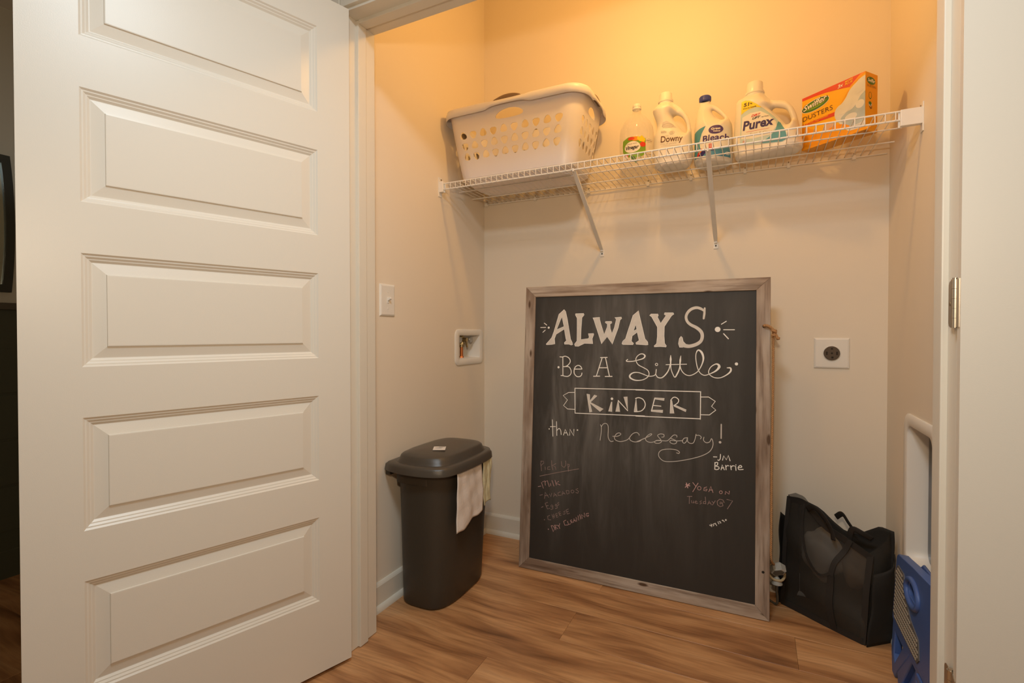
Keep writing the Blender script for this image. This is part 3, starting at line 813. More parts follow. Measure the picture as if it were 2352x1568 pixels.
casing('trim_4', [(JL - 0.085, JL - 0.010, YF0 - 0.012, YF0 + 0.004, 0.002, JH + 0.084)], 'white casing left of the opening')
casing('trim_5', [(JR + 0.010, JR + 0.085, YF0 - 0.012, YF0 + 0.004, 0.002, JH + 0.084)], 'white casing right of the opening')
casing('trim_6', [(JL - 0.010, JR + 0.010, YF0 - 0.012, YF0 + 0.004, JH + 0.010, JH + 0.084)], 'white head casing above the opening')

# ------------------------------------------------------------------ the two door leaves (five raised panels each)
DW, DT, DH = 0.7605, 0.035, 2.084
PZ = [(1.9996 - 0.3755 * k - 0.2595 - 0.0143, 1.9996 - 0.3755 * k - 0.0143) for k in range(5)]
PU = (0.1062, 0.6565)
def door_leaf(name, loc, ang, label, mirror=False):
    root = empty(name, loc, ang)
    struct(root, label)
    mx = -1 if mirror else 1
    X = lambda u: mx * u
    # stiles and rails: a slab with five openings
    bm = B()
    y0, y1 = 0.008, 0.043
    xs = [0.002, PU[0], PU[1], DW]
    zs = [0.0]
    for a, b in reversed(PZ):
        zs += [a, b]
    zs.append(DH)
    def quad(pts):
        bm.faces.new([bm.verts.new(p) for p in pts])
    for yy in (y0, y1):
        for i in range(3):
            for j in range(len(zs) - 1):
                if i == 1 and j % 2 == 1:
                    continue
                quad([(X(xs[i]), yy, zs[j]), (X(xs[i + 1]), yy, zs[j]), (X(xs[i + 1]), yy, zs[j + 1]), (X(xs[i]), yy, zs[j + 1])])
    for a, b in (((xs[0], 0.0), (xs[3], 0.0)), ((xs[3], 0.0), (xs[3], DH)), ((xs[3], DH), (xs[0], DH)), ((xs[0], DH), (xs[0], 0.0))):
        quad([(X(a[0]), y0, a[1]), (X(b[0]), y0, b[1]), (X(b[0]), y1, b[1]), (X(a[0]), y1, a[1])])
    bmesh.ops.remove_doubles(bm, verts=bm.verts, dist=1e-5)
    obj('stiles_and_rails', bm, M['door'], root)
    prof = [(0, 0), (0.0040, 0.0034), (0.0070, 0.0038), (0.0115, 0.0072), (0.0140, 0.0077), (0.0190, 0.0115), (0.0205, 0.0115), (0.0455, 0.0056), (0.0465, 0.0026), (0.0485, 0.0022)]
    for a, b in PZ:
        bm = B()
        for side, yy in ((1, y1), (-1, y0)):
            prev = None
            for ins, dep in prof:
                y = yy - side * dep
                ring = [bm.verts.new((X(PU[0] + ins), y, a + ins)), bm.verts.new((X(PU[1] - ins), y, a + ins)), bm.verts.new((X(PU[1] - ins), y, b - ins)), bm.verts.new((X(PU[0] + ins), y, b - ins))]
                if prev:
                    for k in range(4):
                        bm.faces.new((prev[k], prev[(k + 1) % 4], ring[(k + 1) % 4], ring[k]))
                prev = ring
            bm.faces.new(prev)
        obj('raised_panel', bm, M['door'], root)
    return root

def hinge(parent, z, mirror=False, dark=False, leafrot=0.0, full=True):
    """butt hinge: barrel on the pivot, one leaf on the jamb and one on the door edge"""
    mx = -1 if mirror else 1
    m = M['nickelshade'] if dark else M['nickel']
    bm = B()
    for a, b in ((-0.0455, -0.028), (-0.0275, -0.0095), (-0.009, 0.009), (0.0095, 0.0275), (0.028, 0.0455)):
        cyl(bm, (0, -0.002, z + a), (0, -0.002, z + b), 0.0062, seg=14)
    cyl(bm, (0, -0.002, z + 0.0455), (0, -0.002, z + 0.0485), 0.0045, seg=12)
    h = obj('hinge', bm, m, parent, auto=40)
    # jamb leaf: stands on the jamb face, rounded outer corners; built in the leaf frame, turned back to the jamb
    pts = [(0.002, -0.0445), (0.024, -0.0445), (0.0295, -0.042), (0.0325, -0.0365), (0.0325, 0.0365), (0.0295, 0.042), (0.024, 0.0445), (0.002, 0.0445)]
    bm = B()
    extrude_outline(bm, [(p[0], p[1]) for p in pts], [], -0.0006, 0.0006)
    # xz plane -> leaf runs toward the closet (+Y world) along the jamb
    for v in bm.verts:
        u, t, zz = v.co
        v.co = Vector((t * mx, u + 0.002, zz + z))
    rot = Matrix.Rotation(-parent.rotation_euler.z, 4, 'Z')
    bmesh.ops.transform(bm, matrix=rot, verts=bm.verts)
    obj('hinge_leaf', bm, m, h)
    bm = B()
    for dz in (-0.03, 0.0, 0.03):
        for k in (0.012, 0.022):
            if (dz == 0) == (k == 0.022):
                p = rot @ Vector((0.0006 * mx, k, z + dz)); q = rot @ Vector((0.0022 * mx, k, z + dz))
                cyl(bm, p, q, 0.0035, seg=10)
    obj('screw', bm, M['screw'], h)
    bm = B()
    for v in box(bm, 0.0005 * mx, 0.0021 * mx, 0.004, 0.034, z - 0.0445, z + 0.0445):
        pass
    obj('hinge_leaf', bm, m, h)

HZs = [0.3811, 0.3811 + 0.7414, 0.3811 + 1.4828]
d1 = door_leaf('door_1', (0.0930, -1.0995, 0.0143), R(-108.17), 'white five-panel closet door leaf standing open on the left')
for z in HZs:
    hinge(d1, z - 0.0143, dark=True)
d2 = door_leaf('door_2', (1.6405, -1.1120, 0.0143), R(171.5), 'white closet door leaf folded open on the right, seen by its stile', mirror=True)
for z in HZs:
    hinge(d2, z - 0.0143, mirror=True)

# ------------------------------------------------------------------ hall beyond the left door
bm = B()
box(bm, HX0, HX0 + 0.012, HY0, YF0 - 0.0, 0.0, 1.165)
wn = struct(obj('trim_7', bm, M['wains']), 'dark green wainscot on the hall wall')
for zz in (0.30, 0.50, 0.70, 0.90):
    bm = B()
    box(bm, HX0 + 0.011, HX0 + 0.016, HY0, YF0, zz - 0.095, zz + 0.095, bev=0.002)
    obj('board', bm, M['wains'], wn)
bm = B()
box(bm, HX0, HX0 + 0.030, HY0, YF0, 1.165, 1.195, bev=0.004)
obj('chair_rail', bm, M['capr'], wn)
# bowed mirror on that wall
mr = empty('wall_mirror', (HX0 + 0.001, -1.66, 1.535))
tag(mr, 'wall mirror with bowed dark frame, seen at the left edge past the open door', 'mirror')
def bow(w, h, bul, n=10):
    pts = []
    for k in range(n + 1):
        t = -1 + 2 * k / n
        pts.append((w + bul * (1 - t * t), t * h))
    for k in range(n + 1):
        t = 1 - 2 * k / n
        pts.append((-w - bul * (1 - t * t), t * h))
    return pts
bm = B()
extrude_outline(bm, bow(0.318, 0.294, 0.014), [bow(0.290, 0.262, 0.014)], 0.0, 0.022)
for v in bm.verts:
    v.co = Vector((v.co.y, v.co.x, v.co.z))
obj('mirror_frame', bm, M['mframe'], mr)
bm = B()
extrude_outline(bm, bow(0.292, 0.264, 0.014), [], 0.004, 0.010)
for v in bm.verts:
    v.co = Vector((v.co.y, v.co.x, v.co.z))
obj('mirror_glass', bm, M['mirror'], mr)

# ceiling lamps: hanging bulb in the closet, flush disc in the hall
cl = empty('ceiling_lamp', (0.94, -0.62, 2.352))
tag(cl, 'bare warm bulb on a short stem under the closet ceiling', 'lamp')
bm = B(); lathe(bm, [(0, -0.030), (0.012, -0.028), (0.022, -0.021), (0.029, -0.009), (0.030, 0.002), (0.027, 0.014), (0.021, 0.027), (0.015, 0.042), (0.013, 0.060), (0, 0.060)], seg=28)
obj('bulb', bm, M['bulb'], cl, smooth=True)
bm = B(); lathe(bm, [(0, 0.060), (0.016, 0.060), (0.018, 0.075), (0.020, 0.110), (0.010, 0.120), (0.004, 0.124), (0.004, 0.55), (0, 0.55)], seg=20)
obj('lamp_holder', bm, M['lampmetal'], cl, auto=40)
bm = B(); lathe(bm, [(0, 0.598), (0.055, 0.598), (0.055, 0.585), (0.030, 0.560), (0.010, 0.548), (0, 0.548)], seg=28)
obj('canopy', bm, M['lampmetal'], cl, auto=40)

# ================================================================== FIXTURES ON THE WALLS
# light switch on the left wall (local x -> world +X away from the wall)
sw = empty('light_switch', (0.0, -0.7815, 1.194))
tag(sw, 'white toggle light switch plate on the left wall just inside the door', 'light switch')
def plate(hw, hh, t, name, m, parent, inset=0.007):
    """bevelled wall plate in the yz plane, front toward +x"""
    bm = B()
    a = [(-hw, -hh), (hw, -hh), (hw, hh), (-hw, hh)]
    rings = []
    for ins, x in ((0, 0.0), (0, 0.0015), (inset * 0.35, t * 0.72), (inset, t), ):
        rings.append([Vector((x, (hw - ins) * (1 if p[0] > 0 else -1), (hh - ins) * (1 if p[1] > 0 else -1))) for p in a])
    loft(bm, rings)
    return obj(name, bm, m, parent)
plate(0.0435, 0.0625, 0.0068, 'wall_plate', M['plast'], sw)
bm = B(); box(bm, 0.0066, 0.0085, -0.0055, 0.0055, -0.012, 0.012, bev=0.0008)
obj('toggle_collar', bm, M['plast'], sw)
bm = B(); box(bm, 0.0, 0.017, -0.0036, 0.0036, -0.0045, 0.0045, bev=0.0012, mtx=Matrix.Translation((0.006, 0, 0.001)) @ Matrix.Rotation(R(-28), 4, 'Y'))
obj('toggle', bm, M['plast'], sw)
for z in (-0.033, 0.033):
    bm = B(); cyl(bm, (0.0062, 0, z), (0.0078, 0, z), 0.0032, seg=12)
    obj('screw', bm, M['plast'], sw)

# 4-slot dryer outlet on the back wall
ou = empty('dryer_outlet', (1.5735, 0.0, 0.985), R(-90))
tag(ou, 'dryer outlet on the back wall, round brown socket in a white plate', 'outlet')
plate(0.0600, 0.0605, 0.0068, 'wall_plate', M['plast'], ou)
bm = B(); lathe(bm, [(0, 0.0125), (0.0255, 0.0125), (0.0272, 0.0108), (0.0272, 0.0060), (0, 0.006)], seg=36)
for v in bm.verts:
    v.co = Vector((v.co.z, v.co.x, v.co.y))
rc = obj('receptacle', bm, M['recept'], ou, auto=40)
bm = B(); lathe(bm, [(0.0285, 0.0066), (0.0300, 0.0084), (0.0276, 0.0090), (0.0276, 0.0060)], seg=36)
for v in bm.verts:
    v.co = Vector((v.co.z, v.co.x, v.co.y))
obj('collar', bm, M['plast'], ou, smooth=True)
def slot(y0, y1, z0, z1):
    bm = B(); box(bm, 0.0120, 0.0127, y0, y1, z0, z1)
    obj('slot', bm, M['dark'], rc)
slot(-0.0195, -0.0145, -0.0065, 0.0065); slot(0.0145, 0.0195, -0.0065, 0.0065)
slot(-0.0035, 0.0035, 0.0150, 0.0205); slot(-0.0020, 0.0055, -0.0200, -0.0125)
bm = B(); cyl(bm, (0.0122, 0, 0.0005), (0.0130, 0, 0.0005), 0.0034, seg=12)
obj('screw', bm, M['dark'], rc)
for y, z in ((-0.027, 0.029), (0.027, 0.029), (-0.027, -0.029), (0.027, -0.029)):
    bm = B(); cyl(bm, (0.0064, y, z), (0.0076, y, z), 0.0022, seg=10)
    obj('rivet', bm, M['plast'], ou)

def frame_box(root, hy0, hy1, hz0, hz1, fy0, fy1, fz0, fz1, depth, sgn, m, ro, ri, t=0.006, back=None):
    """recessed wall box: rounded flange on the wall, tapering tray behind; sgn = direction of the room"""
    cy, cz = (hy0 + hy1) / 2, (hz0 + hz1) / 2
    fcy, fcz = (fy0 + fy1) / 2, (fz0 + fz1) / 2
    outer = rrect((fy1 - fy0) / 2, (fz1 - fz0) / 2, ro, 6, fcy, fcz)
    inner = rrect((hy1 - hy0) / 2, (hz1 - hz0) / 2, ri, 6, cy, cz)
    bm = B()
    def ring(poly, x):
        return [Vector((sgn * x, p[0], p[1])) for p in poly]
    def shrink(poly, d, ccy, ccz, hw, hh):
        return [(ccy + (p[0] - ccy) * (1 - d / hw), ccz + (p[1] - ccz) * (1 - d / hh)) for p in poly]
    fo2 = shrink(outer, 0.003, fcy, fcz, (fy1 - fy0) / 2, (fz1 - fz0) / 2)
    ib = shrink(inner, -0.002, cy, cz, (hy1 - hy0) / 2, (hz1 - hz0) / 2)
    ii = shrink(inner, 0.004, cy, cz, (hy1 - hy0) / 2, (hz1 - hz0) / 2)
    rings = [ring(outer, 0.0), ring(outer, t * 0.6), ring(fo2, t), ring(ib, t), ring(inner, t * 0.6), ring(ii, -depth)]
    loft(bm, rings, capb=False, capt=back is None)
    return obj('housing', bm, m, root, auto=50), ii

# washing machine valve box in the left wall
vb = empty('valve_box', (0.0, 0.0, 0.0))
tag(vb, 'white recessed washer valve box in the left wall above the bin', 'valve box')
frame_box(vb, VY0 + 0.006, VY1 - 0.006, VZ0 + 0.006, VZ1 - 0.006, -0.292, -0.020, 0.905, 1.082, 0.085, 1, M['plast'], 0.030, 0.006)
bm = B()
cyl(bm, (-0.045, -0.158, 0.942), (-0.045, -0.158, 0.995), 0.0085, seg=16)
cyl(bm, (-0.045, -0.158, 0.936), (-0.045, -0.158, 0.946), 0.0115, seg=6)
obj('copper_pipe', bm, M['copper'], vb, auto=40)
bm = B()
cyl(bm, (-0.045, -0.158, 0.992), (-0.045, -0.158, 1.050), 0.013, seg=16)
cyl(bm, (-0.045, -0.158, 1.006), (-0.045, -0.158, 1.018), 0.018, seg=6)
cyl(bm, (-0.060, -0.158, 1.030), (-0.012, -0.158, 1.030), 0.010, seg=14)
obj('valve_body', bm, M['brass'], vb, auto=40)
for y, s in ((-0.215, 1), (-0.110, -1)):
    bm = B()
    cyl(bm, (-0.040, -0.158, 1.032), (-0.028, y, 1.036), 0.006, seg=10)
    loft(bm, [[Vector((-0.026 + d, y + r * math.cos(a), 1.030 + r * math.sin(a))) for a in [2 * PI * q / 18 for q in range(18)]] for d, r in ((0, 0.006), (0.001, 0.014), (0.006, 0.0165), (0.011, 0.014), (0.012, 0.006))])
    obj('valve_handle', bm, M['galv'], vb, auto=40)
bm = B(); box(bm, -0.004, 0.004, -0.0035, 0.0035, -0.020, 0.016, bev=0.001, mtx=Matrix.Translation((-0.020, -0.150, 1.010)) @ Matrix.Rotation(R(22), 4, 'X'))
obj('lever', bm, M['brass'], vb)

# dryer vent box in the right wall
db = empty('dryer_vent_box', (XR, 0.0, 0.0))
tag(db, 'tall white recessed dryer vent box in the right wall above the blue stool', 'vent box')
_, inn = frame_box(db, DY0 + 0.004, DY1 - 0.004, DZ0 + 0.004, DZ1 - 0.004, -0.600, -0.262, 0.270, 0.805, 0.050, -1, M['plast'], 0.050, 0.034, back=True)
bm = B()
pl = [Vector((0.085, p[0], p[1])) for p in inn]
bm.faces.new([bm.verts.new(p) for p in pl])
rr = [[Vector((0.050, p[0], p[1])) for p in inn], [Vector((0.085, p[0], p[1])) for p in inn]]
loft(bm, rr, False, False)
obj('back_tray', bm, M['galv'], db)
bm = B()
cyl(bm, (0.060, -0.47, 0.415), (0.084, -0.47, 0.415), 0.055, seg=28, cap=False)
cyl(bm, (0.083, -0.47, 0.415), (0.0845, -0.47, 0.415), 0.054, seg=28)
obj('vent_pipe', bm, M['dark'], db, auto=40)

# ================================================================== WIRE SHELF
SY = -0.4177                     # front lip
ZT, ZB = 1.7450, 1.7186          # upper and lower rod of the lip
sh = empty('wire_shelf', (0, 0, 0))
tag(sh, 'white wire shelf across the closet carrying basket, bottles and box', 'shelf')
def rod(name, y, z, r, x0=0.024, x1=XR - 0.044):
    bm = B(); cyl(bm, (x0, y, z), (x1, y, z), r, seg=10)
    return obj(name, bm, M['wire'], sh, smooth=False, auto=40)
rod('lip_rod', SY, ZT, 0.0030); rod('lip_rod', SY, ZB, 0.0032)
rod('deck_rod', -0.278, ZT - 0.0042, 0.0024, 0.020, XR - 0.022)
rod('deck_rod', -0.142, ZT - 0.0042, 0.0024, 0.012, XR - 0.014)
rod('deck_rod', -0.013, ZT - 0.0045, 0.0028, 0.008, XR - 0.010)
# cross wires, bent over the lip, one mesh shared
bm = B()
tube(bm, [(0, -0.010, ZT), (0, -0.21, ZT), (0, SY + 0.006, ZT), (0, SY - 0.001, ZT - 0.0005), (0, SY - 0.0034, ZT - 0.006), (0, SY - 0.0034, ZB + 0.004), (0, SY - 0.0030, ZB - 0.003)], 0.00145, seg=6, up=(1, 0, 0))
cw = obj('cross_wire', bm, M['wire'], sh, smooth=True)
n_w = 64
x_first = 0.036
cw.location.x = x_first
for k in range(1, n_w):
    c = cw.copy(); COL.objects.link(c)
    c.location.x = x_first + k * 0.0262
# end brackets on the side walls
for x0, sx, w_, dn in ((0.0, 1, 0.0235, 0.0), (XR, -1, 0.0560, 0.012)):
    bm = B()
    X = lambda a: x0 + sx * a
    a, b = sorted((X(0.0), X(0.003)))
    box(bm, a, b, SY - 0.010, SY + 0.016, ZB - 0.032 - dn, ZT + 0.030 - dn, bev=0.001)
    a, b = sorted((X(0.002), X(w_)))
    box(bm, a, b, SY - 0.0075, SY + 0.012, ZB - 0.012 - dn * 0.7, ZT + 0.010 - dn * 0.6, bev=0.002)
    a, b = sorted((X(w_ - 0.001), X(w_ + 0.004)))
    box(bm, a, b, SY + 0.002, SY + 0.010, ZB - 0.014 - dn * 0.7, ZT + 0.002, bev=0.001)
    e = obj('end_bracket', bm, M['wire'], sh)
    bm = B(); cyl(bm, (X(0.003), SY + 0.008, ZT + 0.021 - dn), (X(0.0055), SY + 0.008, ZT + 0.021 - dn), 0.0034, seg=10)
    obj('screw', bm, M['screw'], e)
# wall clips on the back rod
for x in (0.02, 0.30, 0.58, 0.86, 1.045, 1.26, 1.42, 1.64):
    bm = B()
    box(bm, x - 0.006, x + 0.006, -0.0165, -0.0005, ZT - 0.012, ZT + 0.004, bev=0.0015)
    box(bm, x - 0.0055, x + 0.0055, -0.004, -0.0005, ZT + 0.002, ZT + 0.020, bev=0.001)
    e = obj('wall_clip', bm, M['wire'], sh)
    bm = B(); cyl(bm, (x, -0.004, ZT + 0.013), (x, -0.0055, ZT + 0.013), 0.0028, seg=10)
    obj('screw', bm, M['screw'], e)
# two diagonal support arms
for x, label in ((0.645, None), (1.1475, None)):
    bm = B()
    p0 = Vector((x, -0.006, 1.456)); p1 = Vector((x, SY + 0.003, ZB - 0.001))
    # channel section strap
    d = (p1 - p0).normalized(); s = Vector((1, 0, 0)); nn = d.cross(s)
    prof = [(-0.0085, -0.003), (0.0085, -0.003), (0.0085, 0.005), (0.0065, 0.005), (0.0065, -0.001), (-0.0065, -0.001), (-0.0065, 0.005), (-0.0085, 0.005)]
    rings = []
    for t, sc in ((0, 0.72), (0.04, 0.85), (0.12, 1.0), (1.0, 1.0)):
        c = p0.lerp(p1, t)
        rings.append([c + s * (a * sc) + nn * b for a, b in prof])
    loft(bm, rings)
    arm = obj('support_arm', bm, M['wire'], sh)
    bm = B(); box(bm, x - 0.0095, x + 0.0095, -0.0035, -0.0002, 1.428, 1.458, bev=0.0012)
    box(bm, x - 0.006, x + 0.006, -0.014, -0.002, 1.452, 1.462, bev=0.001)
    obj('foot_plate', bm, M['wire'], arm)
    bm = B(); cyl(bm, (x, -0.0035, 1.441), (x, -0.0055, 1.441), 0.0032, seg=10)
    obj('screw', bm, M['dark'], arm)
    bm = B(); tube(bm, [(x, SY - 0.006, ZB + 0.004), (x, SY - 0.005, ZB - 0.006), (x, SY + 0.004, ZB - 0.007)], 0.0035, seg=8)
    obj('hook', bm, M['wire'], arm)

# ================================================================== LAUNDRY BASKET
DZ = ZT + 0.0022                 # top of the deck wires
bk = empty('laundry_basket', (0.347, -0.232, DZ))
tag(bk, 'white plastic laundry basket with grey-brown grips at the left end of the wire shelf', 'basket')
BH = 0.318
def bsec(z):
    """half sizes of the rounded rectangular section at height z"""
    t = z / BH
    hx = 0.270 + 0.056 * t ** 0.85
    hy = 0.128 + 0.046 * t ** 0.85
    r = 0.060 + 0.008 * t
    if z < 0.03:
        k = 1 - math.sqrt(max(0, 1 - (1 - z / 0.03) ** 2))
        hx -= 0.028 * k; hy -= 0.028 * k
    return hx, hy, r
def bpoint(u, z, out=0.0):
    """u in [0,1) runs around: 0 = middle of the back side, clockwise seen from above toward the left"""
    hx, hy, r = bsec(z)
    hx += out; hy += out; r += out
    sx, sy, ar = 2 * (hx - r), 2 * (hy - r), PI * r / 2
    L = 2 * sx + 2 * sy + 4 * ar
    d = u * L
    parts = [('l', sx / 2, (0, hy), (-1, 0)), ('a', ar, (-(hx - r), hy - r), 90), ('l', sy, (-hx, hy - r), (0, -1)), ('a', ar, (-(hx - r), -(hy - r)), 180),
             ('l', sx, (-(hx - r), -hy), (1, 0)), ('a', ar, (hx - r, -(hy - r)), 270), ('l', sy, (hx, -(hy - r)), (0, 1)), ('a', ar, (hx - r, hy - r), 0), ('l', sx / 2, (hx - r, hy), (-1, 0))]
    for k, ln, c, q in parts:
        if d <= ln + 1e-9:
            if k == 'l':
                return Vector((c[0] + q[0] * d, c[1] + q[1] * d, z))
            a = R(q) + d / r
            return Vector((c[0] + r * math.cos(a), c[1] + r * math.sin(a), z))
        d -= ln
    return Vector((0, hy, z))
def u_of(x, y, z=0.2):
    best = min(range(0, 2000), key=lambda k: (bpoint(k / 2000, z).xy - Vector((x, y))).length)
    return best / 2000
LU = 1.62                        # nominal girth used as the horizontal scale of the pattern
holes = []
def tri_hole(uc, zc, up, w=0.031, h=0.033):
    s = 1 if up else -1
    pts = []
    for k in range(12):
        a = 2 * PI * k / 12 + (PI / 2)
        rr = 1.0 + 0.12 * math.cos(3 * (a - PI / 2))
        pts.append((uc * LU + 0.5 * w * rr * math.cos(a), zc + s * 0.5 * h * rr * math.sin(a)))
    return pts
HG = []                          # hand grips, centred on each side
for (x, y, wd) in ((0, -0.17, 0.120), (0.31, 0, 0.085), (-0.31, 0, 0.085)):
    uc = u_of(x, y)
    HG.append((uc, wd))
    e = []
    for k in range(16):
        a = 2 * PI * k / 16
        e.append((uc * LU + 0.5 * wd * math.cos(a), 0.262 + 0.020 * math.sin(a) - 0.004 * math.cos(2 * a)))
    holes.append(e)
HG.append((0.0, 0.12))
uf = u_of(0, -0.17); ur = u_of(0.31, 0); ul = u_of(-0.31, 0)
for row in range(3):
    z = 0.206 - row * 0.046
    for i in range(10):
        holes.append(tri_hole(uf + (i - 4.5) * 0.0470 / LU - (0.004 / LU), z, (i + row) % 2 == 0))
    for us in (ur, ul):
        for i in range(5):
            holes.append(tri_hole(us + (i - 2) * 0.043 / LU, z, (i + row) % 2 == 1, 0.027))
    for i in range(10):
        uu = (i - 4.5) * 0.0470 / LU
        holes.append(tri_hole(uu % 1.0, z, (i + row) % 2 == 0))
v, f, _ = fill2d([(0, 0.0), (LU, 0.0), (LU, BH), (0, BH)], holes, 0.022, 0.02)
bm = B()
vs = [bm.verts.new(bpoint(min(max(p[0] / LU, 0), 0.99999) if p[0] < LU - 1e-6 else 0.0, max(0, min(BH, p[1])))) for p in v]
for t in f:
    try:
        bm.faces.new([vs[i] for i in t])
    except ValueError:
        pass
# floor of the basket
N = 72
ring = [bm.verts.new(bpoint(k / N, 0.0)) for k in range(N)]
cen = bm.verts.new((0, 0, 0.0))
for k in range(N):
    bm.faces.new((ring[k], ring[(k + 1) % N], cen))
bmesh.ops.remove_doubles(bm, verts=bm.verts, dist=0.0006)
body = obj('basket_body', bm, M['basket'], bk, smooth=True)
md = body.modifiers.new('thick', 'SOLIDIFY'); md.thickness = 0.0026; md.offset = -1
md = body.modifiers.new('edges', 'EDGE_SPLIT'); md.split_angle = R(38)
# rolled rim: lip turned outward and down, dipping a little at the grips
def grip_w(u):
    g = 0
    for uc, wd in HG:
        d = min(abs(u - uc), 1 - abs(u - uc)) * LU
        g = max(g, max(0, 1 - (d / (wd * 0.72)) ** 4) if d < wd * 0.72 else 0)
    return g
N = 220
prof = [(0.0, -0.004), (0.003, 0.004), (0.010, 0.006), (0.017, 0.003), (0.0195, -0.005), (0.0200, -0.034), (0.0180, -0.034), (0.0172, -0.006), (0.010, 0.0025), (0.003, 0.001)]
bm = B(); rings = []
for k in range(N):
    u = k / N; g = grip_w(u)
    row = []
    for o_, z_ in prof:
        p = bpoint(u, BH, o_ * (1 + 0.25 * g))
        zz = z_ * (1 - (0.5 * g if z_ < -0.01 else 0)) - 0.006 * g
        row.append(bm.verts.new((p.x, p.y, BH + zz)))
    rings.append(row)
for k in range(N):
    a, b = rings[k], rings[(k + 1) % N]
    for j in range(len(prof)):
        j2 = (j + 1) % len(prof)
        bm.faces.new((a[j], a[j2], b[j2], b[j]))
obj('rim', bm, M['basket'], bk, smooth=True)
for uc, wd in HG[:3] + [(0.0, 0.12)]:
    bm = B(); rings = []
    n = 24
    for k in range(n + 1):
        t = -1 + 2 * k / n
        u = (uc + t * wd * 0.46 / LU) % 1.0
        hgt = 0.019 * (1 - t * t) ** 0.7
        row = []
        for o_, z_ in ((0.001, -0.006), (0.003, 0.0 + hgt * 0.8), (0.009, 0.002 + hgt), (0.017, -0.001 + hgt * 0.7), (0.0205, -0.008), (0.010, -0.010)):
            p = bpoint(u, BH, o_)
            row.append(Vector((p.x, p.y, BH + z_)))
        rings.append(row)
    loft(bm, rings)
    obj('grip', bm, M['grip'], bk, smooth=True)

# ================================================================== BOTTLES AND BOX ON THE SHELF
def jug(name, outline, hole, m, parent, D, Rr, z_hi, handle=None, cx=0.0, neck=None, flat_k=1.0):
    """hollow-handled jug: front outline swollen to a rounded depth; outline runs bottom-left, up, over, down"""
    holes = [hole] if hole else []
    v, f, segs = fill2d(outline, holes, 0.0048, 0.0035, rings=(0.0006, 0.0022, 0.0055))
    zmin = min(p[1] for p in outline)
    side = [s for s in segs if not (abs(s[0][1] - zmin) < 1e-6 and abs(s[1][1] - zmin) < 1e-6)]
    P = np.array(v)
    d = segdist(P, side)
    x, z = P[:, 0], P[:, 1]
    t = np.clip(d / Rr, 0, 1)
    h = D(x, z) * np.sqrt(np.clip(1 - (1 - t) ** 2, 0, 1)) ** flat_k
    if handle is not None:
        wgt, wr = handle(x, z)
        hh = np.sqrt(np.clip(wr ** 2 - np.clip(wr - d, 0, wr) ** 2, 0, None)) * 1.05
        h = h * (1 - wgt) + np.minimum(h, hh) * wgt
    zb = np.clip((z - zmin) / 0.016, 0, 1)
    h = h * (0.80 + 0.20 * np.sqrt(1 - (1 - zb) ** 2))
    bm = B()
    fr = [bm.verts.new((a, -hh_, b)) for (a, b), hh_ in zip(v, h)]
    edge = (h < 1e-6)
    onb = np.array([abs(p[1] - zmin) < 1e-6 for p in v])
    bk_ = [fr[i] if (edge[i] and not onb[i]) else bm.verts.new((v[i][0], h[i], v[i][1])) for i in range(len(v))]
    for a in f:
        try:
            bm.faces.new([fr[i] for i in a])
        except ValueError:
            pass
        try:
            bm.faces.new([bk_[i] for i in reversed(a)])
        except ValueError:
            pass
    # bottom face strip
    bi = sorted([i for i in range(len(v)) if onb[i]], key=lambda i: v[i][0])
    for a, b in zip(bi, bi[1:]):
        q = []
        for s in (fr[a], fr[b], bk_[b], bk_[a]):
            if s not in q:
                q.append(s)
        if len(q) >= 3:
            try:
                bm.faces.new(q)
            except ValueError:
                pass
    return obj(name, bm, m, parent, smooth=True)

def smoothstep(a, b, x):
    t = np.clip((x - a) / (b - a), 0, 1)
    return t * t * (3 - 2 * t)

def cpoly(pts, n=4, closed=False):
    return [(p.x, p.y) for p in catmull([(a, b, 0) for a, b in pts], n, closed)]

GRP = None
# --- clear vinegar bottle
vg = empty('vinegar_bottle', (0.842, -0.165, DZ))
tag(vg, 'clear plastic vinegar bottle with ribbed white cap, just right of the laundry basket', 'bottle')
bm = B()
lathe(bm, [(0, 0.004), (0.030, 0.003), (0.062, 0.0), (0.069, 0.006), (0.071, 0.020), (0.0715, 0.12), (0.0710, 0.165), (0.067, 0.190), (0.055, 0.214), (0.040, 0.232), (0.027, 0.245), (0.0185, 0.256), (0.0165, 0.262), (0.0165, 0.272), (0, 0.272)], seg=48)
vbody = obj('bottle_body', bm, M['clear'], vg, smooth=True)
bm = B()
prof = [(0, 0.293), (0.0155, 0.293), (0.0172, 0.290), (0.0172, 0.282), (0.0160, 0.281), (0.0160, 0.279), (0.0185, 0.278), (0.0185, 0.271), (0.0165, 0.270), (0, 0.270)]
lathe(bm, prof, seg=40)
obj('cap', bm, M['jugwhite'], vg, auto=40)
bv = bvh_of(vbody)
lb = decal('front_label', poly2d([(-0.045, 0.125), (-0.047, 0.105), (-0.045, 0.078), (-0.038, 0.06), (-0.025, 0.052), (0.01, 0.045), (0.035, 0.05), (0.048, 0.062), (0.048, 0.125), (0.02, 0.132), (-0.02, 0.134)], 0.006), M['lgreen'], vg, bv, 0.0006)
decal('print', poly2d(ell(0.010, 0.124, 0.016, 0.009), 0.004), M['lorange'], lb, bv, 0.0010)
decal('print', poly2d(ell(-0.008, 0.126, 0.014, 0.007), 0.004), M['lred'], lb, bv, 0.0011)
decal('print', poly2d([(0.018, 0.134), (0.026, 0.128), (0.034, 0.136), (0.042, 0.128), (0.047, 0.120), (0.043, 0.108), (0.026, 0.112), (0.016, 0.122)], 0.004), M['lyel'], lb, bv, 0.0012)
decal('print', poly2d(ell(0.038, 0.099, 0.0105, 0.0105), 0.004), M['lred'], lb, bv, 0.0013)
